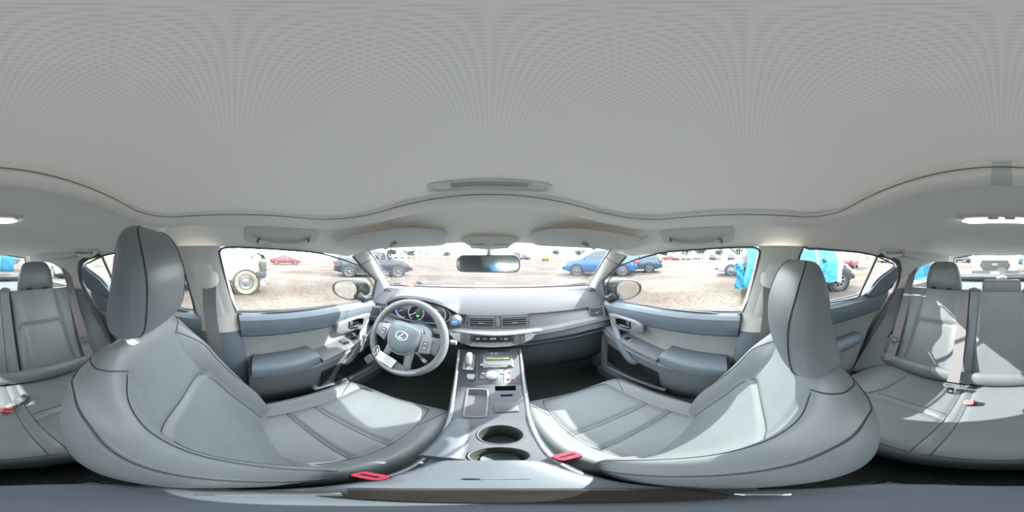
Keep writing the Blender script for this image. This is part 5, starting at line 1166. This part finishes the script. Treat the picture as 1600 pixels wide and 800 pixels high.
# ------------------------------------------------------------------ vehicles in the yard
def paint(name, c, rough=.3, metal=.0): return mat(name, c, rough, metal=metal, coat=.7)
M['tint'] = mat('tinted_glass', (.035, .05, .06), .08, spec=.8)
M['paleglass'] = mat('pale_glass', (.10, .20, .22), .1, spec=.8)
M['tire'] = mat('tire_rubber', (.045, .045, .047), .85)
M['dustytire'] = mat('dusty_tire', (.13, .115, .09), .9, var=.2, vscale=8)
M['wheel'] = mat('alloy_wheel', (.20, .205, .21), .4, metal=.3)
M['steelwheel'] = mat('steel_wheel', (.075, .08, .085), .5)
M['clad'] = mat('dark_cladding', (.022, .024, .026), .6)
M['whitepaint'] = paint('white_paint', (.28, .285, .285)); M['redpaint'] = paint('red_paint', (.22, .012, .022)); M['bluepaint'] = paint('bright_blue_paint', (.012, .085, .24)); M['tealpaint'] = paint('teal_blue_paint', (.010, .055, .095))
M['darkpaint'] = paint('dark_slate_paint', (.016, .024, .036)); M['greypaint'] = paint('charcoal_paint', (.025, .03, .034))
M['redlens'] = mat('red_lens', (.5, .04, .05), .2); M['yellow'] = mat('yellow_paint', (.45, .22, .02), .5); M['concrete'] = mat('concrete', (.30, .29, .27), .9, var=.15)
M['tarp'] = mat('blue_tarp', (.02, .20, .36), .4, var=.18, vscale=3.0, bump=.7, bscale=7, bdist=.05); M['tape'] = mat('white_tape', (.40, .41, .42), .5)
M['leaf'] = mat('foliage', (.04, .075, .028), .8, var=.45, vscale=1.6); M['bark'] = mat('bark', (.12, .09, .07), .9, var=.3); M['metalgrey'] = mat('galvanised', (.12, .125, .13), .5, metal=.3)

def vehicle(name, label, cat, pos, head, L, W, body, glass, wheels, wr, pm, group=None, clear=.24, alloy=True, tire='tire', van=False, win='tint', detail=True, clad=True):
    """body: [(y, z top)] rear->front; glass: [(y, z)] greenhouse outline from rear base over the roof to the front base; head: heading vector"""
    rz = math.atan2(-head[0], head[1]); t = thing(name, (pos[0], pos[1], -H), label, cat, group, rz=rz)
    B = lambda mb, nm, mm, par=t, **k: mb.build(nm, mm, par, local=True, **k)
    hw = W / 2
    def wid(y): e = abs(y) / (L / 2); return hw * (1 - .16 * max(0, (e - .72) / .28) ** 2.2)
    mb = MB(); rows = []; N = 36
    for i in range(N + 1):
        y = -L / 2 + L * i / N; zt = interp(body, y); w = wid(y); zb = clear + .10 * max(0, (abs(y) / (L / 2) - .85) / .15)
        yy = y
        half = [(w * .80, zb), (w * .965, zb + .06), (w * .995, zb + .22), (w, zb + (zt - zb) * .45), (w * .985, zb + (zt - zb) * .72), (w * .955, zt - .05), (w * .90, zt - .012), (w * .6, zt + .012)]
        rows.append([(x, yy, z) for x, z in half] + [(-x, yy, z) for x, z in reversed(half)])
    mb.grid(rows, cv=True); 
    for R_, s in ((rows[0], -1), (rows[-1], 1)):
        c = sum((Vector(p) for p in R_), Vector()) / len(R_); ins = [c + (Vector(p) - c) * .90 + Vector((0, s * .06, 0)) for p in R_]; mb.grid([R_, ins], cv=True); mb.add(ins, [tuple(range(len(ins)))])
    B(mb, 'body', pm, ang=40)
    # greenhouse
    gl = glass; base = min(p[1] for p in gl) - .03; top = max(p[1] for p in gl)
    def gx(z, f=1.0): return hw * (.935 - (.20 if not van else .09) * max(0, (z - base) / (top - base)) ** 1.3) * f
    mb = MB(); GP = smoothpts([(0, y, z) for y, z in gl], 3); mb.grid([[Vector((gx(p.z) * k, p.y, p.z + .015 * (1 - k * k) * (1 if p.z > top - .1 else 0))) for k in (-1, -.96, -.6, 0, .6, .96, 1)] for p in GP])
    for s in (-1, 1):
        mb.grid([[Vector((s * gx(p.z), p.y, p.z)) for p in GP], [Vector((s * gx(base + (p.z - base) * .5), p.y * .97 + .03 * (GP[0].y + GP[-1].y) / 2, base + (p.z - base) * .5)) for p in GP], [Vector((s * gx(base), p.y, base)) for p in GP]])
    B(mb, 'roof_shell', pm, ang=40)
    yr, yf = gl[0][0], gl[-1][0]; side = [(p.y, p.z) for p in GP]
    cy, cz = (sum(q[0] for q in side) / len(side), base + (top - base) * .50)
    sidew = [(cy + (y - cy) * .86, base + .05 + (z - base) * .80) for y, z in side]
    if van: sidew = [(yf - 1.15, base + .10), (yf - 1.15, base + (top - base) * .62), (yf - .62, base + (top - base) * .62), (yf - .12, base + .10)]
    for s in (-1, 1):
        mb = MB(); mb.prism(sidew, f=lambda y, z: Vector((s * (gx(z) + .004), y, z)), th=(s * .004, 0, 0)); w_ = B(mb, 'side_window', win)
        if not van and detail:
            mb = MB(); 
            ym = cy - .02; zt_ = base + .05 + (top - base) * .80
            mb.tube([(s * (gx(base) + .008), ym, base + .05), (s * (gx(zt_) + .008), ym - .04, zt_)], .03, n=4); B(mb, 'door_pillar', 'clad')
    # windscreen and rear glass follow the first and last slopes
    def slope(pa, pb, nm):
        a, b = Vector((0, *pa)), Vector((0, *pb)); n_ = (b - a).normalized(); out = Vector((0, n_.z, -n_.y)); out = out if (out.y > 0) == (pa[0] > cy) else -out
        p0, p1 = a.lerp(b, .10), a.lerp(b, .92); mb = MB(); mb.grid([[Vector((gx(p.z) * k * .9, p.y, p.z)) + out * .012 for k in (-1, -.5, 0, .5, 1)] for p in (p0, p0.lerp(p1, .5), p1)]); B(mb, nm, win)
    slope(gl[-1], gl[-2], 'windscreen')
    if not van: slope(gl[0], gl[1], 'rear_window')
    for y in wheels:
        for s in (-1, 1):
            Tw = Matrix.Translation((s * (hw - .09), y, wr)) @ Matrix.Rotation(radians(90 * s), 4, 'Y')
            mb = MB(); mb.lathe([(0, -.02), (wr * 1.17, -.02), (wr * 1.17, .093), (wr * 1.02, .096)], n=28, T=Tw); B(mb, 'wheel_arch', 'clad')
            mb = MB(); tw = .10; mb.lathe([(wr * .62, .08), (wr * .70, .105), (wr * .90, .11), (wr * .985, .085), (wr, .03), (wr, -.06), (wr * .9, -.10)], n=32, T=Tw); wh = B(mb, 'wheel', tire)
            mb = MB()
            if alloy:
                mb.lathe([(wr * .66, .088), (wr * .60, .094), (wr * .56, .075), (wr * .55, .02)], n=32, T=Tw); mb.lathe([(0, .085), (wr * .14, .08), (wr * .15, .05)], n=16, T=Tw)
                for k in range(7):
                    a = 2 * pi * k / 7; mb.tube([(wr * .10 * cos(a), wr * .10 * sin(a), .075), (wr * .58 * cos(a), wr * .58 * sin(a), .080)], wr * .055, n=5, T=Tw)
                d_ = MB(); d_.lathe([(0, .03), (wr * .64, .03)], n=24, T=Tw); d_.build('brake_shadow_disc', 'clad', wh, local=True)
            else:
                mb.lathe([(0, .085), (wr * .12, .085), (wr * .16, .06), (wr * .34, .05), (wr * .42, .075), (wr * .52, .078), (wr * .56, .06), (wr * .64, .092), (wr * .67, .09)], n=32, T=Tw)
                for k in range(8):
                    a = 2 * pi * k / 8; mb.lathe([(0, .056), (wr * .045, .055)], n=8, T=Tw @ Matrix.Translation((wr * .26 * cos(a), wr * .26 * sin(a), .004)))
            mb.build('rim', 'wheel' if alloy else 'steelwheel', wh, local=True)
    if detail:
        yfn, yrn = L / 2, -L / 2; zf = interp(body, yfn - .1); zr = interp(body, yrn + .1)
        if clad:
            for s in (-1, 1):
                mb = MB(); mb.box((s * (hw - .02), (wheels[0] + wheels[1]) / 2, clear + .07), (.06, abs(wheels[1] - wheels[0]) - wr * 2.4, .13), bev=.02); B(mb, 'sill_cladding', 'clad')
        mb = MB(); mb.box((0, yfn - .01, clear + .20), (W * .86, .16, .16), bev=.04); B(mb, 'front_bumper', 'clad')
        mb = MB(); mb.box((0, yrn + .01, clear + .20), (W * .86, .16, .18), bev=.04); B(mb, 'rear_bumper', 'clad')
        mb = MB(); mb.box((0, yfn + .045, zf - .20), (W * .45, .05, .14), bev=.02); B(mb, 'grille', 'black')
        for s in (-1, 1):
            mb = MB(); mb.box((s * W * .37, yfn - .04, zf - .14), (.36, .22, .14), bev=.04); B(mb, 'headlight', 'lens')
            mb = MB(); mb.box((s * W * .41, yrn + .06, zr - .12), (.28, .26, .20), bev=.04); B(mb, 'tail_light', 'redlens')
            mb = MB(); mb.box((s * (hw + .06), yf - .25, base + .07), (.16, .10, .13), bev=.03); B(mb, 'side_mirror', pm)
            mb = MB(); mb.tube([(s * (hw * 1.002), cy, clear + .10), (s * hw * 1.002, cy - .02, base - .02)], .004, n=4); B(mb, 'door_gap', 'clad')
            for yy in (cy - .18, cy + .75): mb = MB(); mb.box((s * hw * .995, yy, base - .12), (.03, .18, .03), bev=.01); B(mb, 'door_handle', pm)
    return t
def at(px, D): a = radians((px - 765) * .225); return (D * sin(a), D * cos(a))
SUVb = lambda L: [(-L / 2, .86), (-L / 2 + .15, 1.02), (0, 1.03), (L / 2 - 1.15, 1.04), (L / 2 - .35, .94), (L / 2, .72)]
SUVg = lambda L, h=1.66: [(-L / 2 + .14, 1.02), (-L / 2 + .42, h - .10), (-L / 2 + .75, h), (L / 2 - 2.15, h), (L / 2 - 1.75, h - .08), (L / 2 - 1.05, 1.03)]
SEDb = lambda L: [(-L / 2, .80), (-L / 2 + .2, .98), (-L / 2 + .9, 1.0), (0, .96), (L / 2 - 1.2, .95), (L / 2 - .4, .84), (L / 2, .62)]
SEDg = lambda L, h=1.44: [(-L / 2 + .65, .98), (-L / 2 + 1.45, h - .05), (-L / 2 + 1.95, h), (L / 2 - 2.25, h - .02), (L / 2 - 1.9, h - .07), (L / 2 - 1.15, .96)]
# white damaged van on the left
van = vehicle('van', 'white van with a crumpled front end and dusty steel wheel outside the left windows', 'van', (-5.92, -1.72), (0, 1), 5.5, 2.02,
    [(-2.75, 1.22), (-1, 1.24), (1.55, 1.24), (2.05, 1.20), (2.50, 1.06), (2.75, .82)], [(-2.70, 1.22), (-2.62, 2.2), (-2.2, 2.42), (.75, 2.42), (1.0, 2.25), (2.02, 1.22)], (-1.55, 2.10), .37, 'whitepaint', alloy=False, tire='dustytire', van=True, win='paleglass', clear=.36)
mb = MB(); P = []
for i in range(9):
    P.append([(.40 + .62 * j / 6, 2.28 + .40 * i / 8 + .02 * sin(j * 2.3), 1.12 + .16 * sin(pi * i / 8) ** .8 + .03 * sin(i * 1.9 + j * 1.3)) for j in range(7)])
mb.grid(P); mb.build('buckled_bonnet_edge', 'clad', van, local=True)
mb = MB(); mb.box((.80, 2.62, .80), (.42, .22, .44), bev=.03); mb.box((.95, 2.55, .62), (.16, .30, .20), bev=.02); mb.build('exposed_front_frame', 'clad', van, local=True)
mb = MB(); P = []
for i in range(8): P.append([(.96 + .05 * sin(i * 2.1 + j), 2.50 + .30 * j / 5 + .02 * sin(i * 3), .30 + .50 * i / 7 + .03 * sin(j * 2 + i)) for j in range(6)])
mb.grid(P); mb.grid([[(q[0] - .02, q[1], q[2]) for q in r] for r in P]); mb.build('torn_bumper', 'whitepaint', van, local=True)
x, y = at(446.5, 22.8)
vehicle('car', 'small red sedan parked far off by the fence, seen through the driver window', 'car', (x, y), (.315, .949), 4.1, 1.72, SEDb(4.1), SEDg(4.1, 1.42), (-1.25, 1.28), .32, 'redpaint')
x, y = at(583, 9.9)
vehicle('car', 'dark slate car seen past the left windscreen pillar, partly behind the wing mirror', 'car', (x, y), (.74, .67), 4.4, 1.82, SUVb(4.4), SUVg(4.4, 1.50), (-1.35, 1.38), .35, 'darkpaint')
vehicle('car', 'bright blue car ahead on the right, seen through the right side of the windscreen', 'car', (6.55, 8.15), (-.77, .64), 4.4, 1.84, SUVb(4.4), SUVg(4.4, 1.52), (-1.35, 1.38), .35, 'bluepaint')
vehicle('car', 'teal blue hatchback with red tail light outside the front passenger window', 'car', (9.55, 8.1), (-.60, .80), 4.5, 1.86, SUVb(4.5), SUVg(4.5, 1.50), (-1.35, 1.4), .35, 'tealpaint')
vehicle('car', 'white sedan outside the right front window beside the blue tarp', 'car', (10.65, -.42), (-.07, .997), 4.5, 1.80, SEDb(4.5), SEDg(4.5, 1.43), (-1.33, 1.36), .33, 'whitepaint')
suv = vehicle('suv', 'charcoal SUV partly wrapped in a blue tarp outside the rear right window', 'suv', (5.50, -1.72), (0, -1), 3.9, 1.88, SUVb(3.9), SUVg(3.9, 1.68), (-1.22, 1.25), .36, 'greypaint')
x, y = at(1345, 15.8)
vehicle('car', 'dark red sedan parked behind the tarp-covered SUV', 'car', (x + 1.0, y + .9), (-.2, -.98) if False else (.70, -.71), 4.3, 1.78, SEDb(4.3), SEDg(4.3, 1.42), (-1.3, 1.3), .33, 'redpaint')
# delivery van behind, facing the car
tv = vehicle('van', 'white delivery van with wide black grille parked close behind the rear window', 'van', (.27, -9.45), (0, 1), 5.6, 2.04,
    [(-2.8, 1.25), (1.3, 1.25), (2.05, 1.24), (2.55, 1.12), (2.8, .92)], [(-2.75, 1.22), (-2.7, 2.3), (-2.3, 2.5), (.9, 2.5), (1.2, 2.3), (2.12, 1.22)], (-1.7, 1.85), .36, 'whitepaint', van=True, win='tint', detail=False)
mb = MB(); g_ = [(-.62, .82), (-.52, 1.03), (.52, 1.03), (.62, .82), (.50, .64), (-.50, .64)]
mb.prism(g_, f=lambda u, v: Vector((u, 2.862, v)), th=(0, .03, 0)); gr_ = mb.build('grille', 'clad', tv, local=True)
for k in range(5):
    z = .69 + k * .072; w = interp([(.64, .50), (.82, .60), (1.03, .52)], z); mb = MB(); mb.box((0, 2.90, z), (2 * w * .94, .03, .020), bev=.006); mb.build('grille_bar', 'metalgrey', gr_, local=True)
mb = MB(); mb.prism(ellipse(.125, .052, 28, 0, .86), f=lambda u, v: Vector((u, 2.915, v)), th=(0, .02, 0)); mb.build('oval_emblem', 'wheel', gr_, local=True)
mb = MB(); text(mb, 'Ford', .085, Matrix.Translation((0, 2.937, .862)) @ Matrix.Rotation(radians(90), 4, 'X') @ Matrix.Rotation(radians(180), 4, 'Y'), shear=.35); mb.build('emblem_script', 'metalgrey', gr_, local=True)
for s in (-1, 1):
    mb = MB(); mb.prism([(s * .70, .86), (s * .72, 1.02), (s * .90, 1.14), (s * .97, 1.08), (s * .95, .90)], f=lambda u, v: Vector((u, 2.84 - .10 * max(0, abs(u) - .7), v)), th=(0, .05, 0)); mb.build('headlight', 'lens', tv, local=True)
    mb = MB(); mb.box((s * 1.10, 2.0, 1.42), (.22, .14, .34), bev=.04); mb.build('side_mirror', 'clad', tv, local=True)
mb = MB(); mb.box((0, 2.84, .48), (1.90, .20, .24), bev=.05); mb.build('front_bumper', 'clad', tv, local=True)
mb = MB(); mb.box((0, 2.95, .50), (.34, .02, .15), bev=.004); mb.build('plate_holder', 'paper', tv, local=True)
# tarps
def tarp(lab, cx, cy, L, W, top, low, rz=0):
    t = thing('tarp', (cx, cy, -H + .5), lab, 'tarp'); random.seed(3); rows = []
    prof = [(-W / 2 - .08, low), (-W / 2 - .05, low + .45), (-W / 2 - .02, 1.05), (-W / 2 + .14, 1.35), (-W / 2 + .26, top - .06), (-W / 4, top), (0, top + .02), (W / 4, top), (W / 2 - .26, top - .06), (W / 2 - .14, 1.35), (W / 2 + .02, 1.05), (W / 2 + .05, low + .45), (W / 2 + .08, low)]
    S_ = smoothpts([(a, 0, b) for a, b in prof], 4)
    for i in range(49):
        y = cy - L / 2 + L * i / 48; rows.append([])
        for j, p in enumerate(S_):
            f = max(0, (1.1 - p.z)) ; w_ = .045 * f * sin(y * 9 + p.z * 3) + .025 * f * sin(y * 23 + p.z * 5) + .02 * sin(y * 4 + p.x * 5); e = max(0, abs(y - cy) / (L / 2) - .8) / .2
            z = p.z - .10 * e * (1 if p.z > 1.1 else 0) + (.08 * sin(y * 5) + .05 * sin(y * 13) if p.z < low + .1 else 0); rows[-1].append((cx + p.x + (w_ if p.x > 0 else -w_), y + .06 * sin(p.z * 4), z - H))
    mb = MB(); mb.grid(rows); mb.grid([[(q[0] * 1.0, q[1], q[2] - .01) for q in r] for r in rows], flip=True)
    mb.build('sheet', 'tarp', t, ang=60)
    return t, rows
t, rows = tarp('bright blue tarp draped over the SUV outside the rear right window', 5.50, -1.50, 3.0, 1.92, 1.72, .42)
for k, w in ((14, 1), (0, 3)):
    mb = MB(); a = rows[k]; b = rows[k + w]; c_ = Vector((5.5, -1.5, -.3)); mb.grid([[Vector(p) + (Vector(p) - c_).normalized() * .015 for p in a], [Vector(p) + (Vector(p) - c_).normalized() * .015 for p in b]]); mb.build('white_tape_stripe', 'tape', t)
mb = MB(); x0 = 4.42
mb.grid([[(4.50 + .06 * sin(k * 1.7 + j), .02 + .26 * j / 6 + .04 * sin(k), -.20 - .72 * k / 9) for j in range(7)] for k in range(10)]); mb.build('hanging_flap', 'tarp', t)
# more vehicles and things beyond
vehicle('car', 'white car seen in the small left rear quarter window', 'car', (-5.0, -8.9), (.2, .98), 4.4, 1.8, SEDb(4.4), SEDg(4.4), (-1.3, 1.32), .33, 'whitepaint', detail=False)
vehicle('car', 'blue car in the distance at the left of the rear window', 'car', (-4.2, -24.5), (.98, .1), 4.3, 1.8, SUVb(4.3), SUVg(4.3, 1.5), (-1.3, 1.3), .34, 'bluepaint', detail=False)
def bin_(lab, x, y, w, h, mm):
    t = thing('container', (x, y, -H), lab, 'container'); mb = MB()
    mb.box((0, 0, h / 2), (w, w * .8, h), bev=.05); mb.build('container_body', mm, t, local=True)
    mb = MB(); 
    for k in range(5): mb.box((-w * .4 + w * .2 * k, w * .4, h / 2), (.05, .05, h * .92))
    mb.box((0, 0, h + .04), (w * 1.04, w * .84, .08), bev=.02); mb.build('lid_and_ribs', mm, t, local=True)
bin_('upright blue container behind and beside the white delivery van', -2.35, -13.2, 1.1, 2.0, 'tarp')
bin_('blue container seen in the right rear quarter window', 4.1, -7.4, .9, 1.3, 'tarp')
bin_('grey panelled container beside the blue one, right rear quarter window', 3.3, -8.4, 1.0, 1.5, 'concrete')
FAR = 'distant parked vehicles beyond the right windows'
for (px, D, hd_, pm, lab, kind) in ((1116, 48, (.98, -.1), 'darkpaint', 'distant dark pickup, left one of the pair in the right front window', 'S'), (1146, 44, (.95, -.3), 'greypaint', 'distant charcoal car nearest the white sedan, in the right front window', 'S'), (1086, 60, (.4, .9), 'whitepaint', 'distant white car near the thin stake, in the right front window', 'D'),
        (1047, 46, (.5, -.86), 'redpaint', 'distant red car just right of the teal hatchback', 'D'), (1376, 34, (-.8, .5), 'bluepaint', 'distant blue car in the right rear corner glass', 'S'), (1392, 30, (-.3, -.9), 'whitepaint', 'distant white car in the right rear corner glass', 'D'), (818, 52, (.9, .2), 'darkpaint', 'distant dark car ahead, just right of the rear-view mirror', 'S'), (585, 34, (.9, .5), 'bluepaint', 'distant blue car above the dark slate one on the left', 'S'), (1500, 30, (.9, -.2), 'darkpaint', 'distant dark car left of the white delivery van in the rear window', 'S')):
    x, y = at(px, D); vehicle('car', lab, 'car', (x, y), hd_, 4.4, 1.8, (SUVb if kind == 'S' else SEDb)(4.4), (SUVg if kind == 'S' else SEDg)(4.4), (-1.33, 1.35), .34, pm, group=FAR if False else None, detail=False)
x, y = at(1064, 50); t = vehicle('truck', 'distant white flatbed truck in the right front window', 'truck', (x, y), (.3, .95), 6.4, 2.3, [(-3.2, 1.0), (.9, 1.02), (1.0, 1.7), (3.2, 1.6)], [(1.0, 1.65), (1.1, 2.5), (1.4, 2.65), (2.6, 2.65), (2.8, 2.5), (3.12, 1.65)], (-2.0, 2.2), .48, 'whitepaint', van=True, detail=False)
x, y = at(806, 50); t = thing('container', (x, y, -H), 'distant white box trailer ahead beyond the rear-view mirror', 'trailer'); mb = MB(); mb.box((0, 0, 1.55), (2.6, 5, 1.9), bev=.05); mb.build('box', 'whitepaint', t, local=True)
mb = MB(); mb.box((0, -2.52, 1.5), (1.9, .04, 1.5)); mb.build('rear_doors', 'metalgrey', t, local=True)
for s in (-1, 1):
    mb = MB(); mb.lathe([(0, .1), (.3, .1), (.42, .06), (.42, -.1)], n=20, T=Matrix.Translation((s * 1.1, -1.2, .42)) @ Matrix.Rotation(radians(90 * s), 4, 'Y')); mb.build('wheel', 'tire', t, local=True)
x, y = at(852, 40); t = thing('forklift', (x, y, -H), 'small yellow forklift in the distance ahead on the right', 'forklift')
mb = MB(); mb.box((0, 0, .75), (1.0, 1.6, .8), bev=.1); mb.build('chassis', 'yellow', t, local=True); mb = MB()
for a in (-.4, .4):
    for b in (-.6, .5): mb.tube([(a, b, 1.1), (a, b * .8, 2.1)], .04, n=6)
mb.box((0, 0, 2.12), (.95, 1.2, .07), bev=.02); mb.build('cage', 'yellow', t, local=True)
mb = MB(); mb.box((-.25, .95, 1.2), (.08, .1, 2.0)); mb.box((.25, .95, 1.2), (.08, .1, 2.0)); mb.box((0, 1.0, .3), (.8, .08, .3)); mb.build('mast', 'clad', t, local=True)
for a in (-.5, .5):
    for b in (-.5, .55): mb = MB(); mb.lathe([(0, .1), (.2, .1), (.3, .06), (.3, -.08)], n=16, T=Matrix.Translation((a, b, .3)) @ Matrix.Rotation(radians(90 if a > 0 else -90), 4, 'Y')); mb.build('wheel', 'tire', t, local=True)
x, y = at(1091, 14.6); t = thing('stake', (x, y, -H), 'thin upright metal stake standing on the gravel, right front window', 'stake'); mb = MB(); mb.tube([(0, 0, 0), (0, 0, 1.25)], .018, n=6); mb.build('rod', 'metalgrey', t, local=True); mb = MB(); mb.box((0, 0, .01), (.34, .20, .03), bev=.01); mb.build('foot_plate', 'metalgrey', t, local=True)
# chain-link fence on the left
fn = thing('fence', (-20, 8, -H), 'chain-link fence with thin posts beyond the gravel on the left', 'fence')
A_, B_ = Vector((-24.5, -6, 0)), Vector((-13.5, 22, 0)); n_ = 11; d_ = (B_ - A_) / n_; O_ = Vector((-20, 8, 0))
for k in range(n_ + 1):
    mb = MB(); p = A_ + d_ * k - O_; mb.tube([p, p + Vector((0, 0, 1.75))], .032, n=6); mb.build('post', 'metalgrey', fn, local=True)
mb = MB()
for z in (.08, 1.72): mb.tube([A_ - O_ + Vector((0, 0, z)), B_ - O_ + Vector((0, 0, z))], .014, n=5)
mb.build('rails', 'metalgrey', fn, local=True)
mb = MB(); Ln = (B_ - A_).length; u_ = (B_ - A_) / Ln
for k in range(int(Ln / .35)):
    for s in (-1, 1):
        a = k * .35 + (0 if s > 0 else 1.65); b = a + s * 1.65
        if 0 <= b <= Ln and a <= Ln: mb.tube([A_ - O_ + u_ * a + Vector((0, 0, .08)), A_ - O_ + u_ * b + Vector((0, 0, 1.72))], .003, n=3)
mb.build('wire_mesh', 'metalgrey', fn, local=True)
# trees: crowns of many small leaf clumps on real trunks
def tree_mesh(seed, h, r):
    rnd = random.Random(seed); mb = MB(); mt = MB(); mt.tube(smoothpts([(0, 0, 0), (.1, .05, h * .3), (-.05, .1, h * .6)], 4), [.22 - .010 * k for k in range(9)], n=8)
    for k in range(5):
        a = rnd.uniform(0, 6.28); mt.tube([(0, .05, h * .35 + .2 * k), (cos(a) * r * .6, sin(a) * r * .6, h * .55 + .3 * k)], [.10, .04], n=6)
    blobs = [(rnd.uniform(-1, 1) * r * .65, rnd.uniform(-1, 1) * r * .65, h * (.42 + .45 * rnd.random()), r * rnd.uniform(.32, .5)) for _ in range(9)]
    for (x, y, z, s) in blobs:
        for _ in range(150):
            v = Vector((rnd.gauss(0, 1), rnd.gauss(0, 1), rnd.gauss(0, .8))).normalized() * s * rnd.uniform(.75, 1.05); c = Vector((x, y, z)) + v; q = Matrix.Rotation(rnd.uniform(0, 6), 3, Vector((rnd.random(), rnd.random(), rnd.random() + .1)).normalized()); w = rnd.uniform(.10, .22) * h / 6
            mb.add([c + q @ Vector(p) * w for p in ((-1, -.7, 0), (1, -.7, .2), (1, .7, 0), (-1, .7, .25))], [(0, 1, 2, 3)])
    return mb, mt
TG = 'trees along the far edge of the yard'
crowns = []
for i in range(3):
    mb, mt = tree_mesh(i + 5, 6.0, 3.0); crowns.append((mb, mt))
protos = []
spots = [(1075, 66, 0), (1098, 72, 1), (1125, 64, 2), (1152, 70, 0), (1178, 66, 1), (1035, 74, 2), (905, 80, 0), (870, 84, 1), (700, 62, 2), (640, 70, 0), (610, 60, 1), (1390, 60, 2), (1420, 66, 0), (1450, 62, 1), (1495, 60, 2), (20, 64, 0), (75, 60, 1), (110, 66, 2), (1355, 58, 1)]
desc = ['left end of the row, right front window', 'second from the left of the row, right front window', 'middle of the row, right front window', 'behind the distant charcoal car', 'behind the white sedan', 'beyond the teal hatchback', 'beyond the bright blue car', 'left of the bright blue car in the windscreen', 'ahead, left of the rear-view mirror', 'in the left part of the windscreen', 'behind the left windscreen pillar', 'seen past the right rear pillar', 'behind the blue container on the right', 'right of the blue container', 'left of the white delivery van', 'seen in the left part of the rear window', 'seen in the left quarter window', 'seen past the left rear pillar', 'beyond the dark red sedan']
for i, (px, D, k) in enumerate(spots):
    x, y = at(px, D)
    if i < 3:
        t = thing('tree', (x, y, -H), '', 'tree', TG); crowns[k][0].build('crown', 'leaf', t, local=True, fixn=False); crowns[k][1].build('trunk', 'bark', t, local=True); protos.append(t)
    else: t = copy_tree(protos[k]); t.location = (x, y, 0)
    t.rotation_euler = (0, 0, i * 1.3); s = (.8 if 1020 < px < 1200 else .72) * (1 + .1 * sin(i * 2.1)); t.scale = (s * 1.25, s * 1.25, s * (1.0 if px > 850 else .85)); t['label'] = 'distant green tree ' + desc[i]
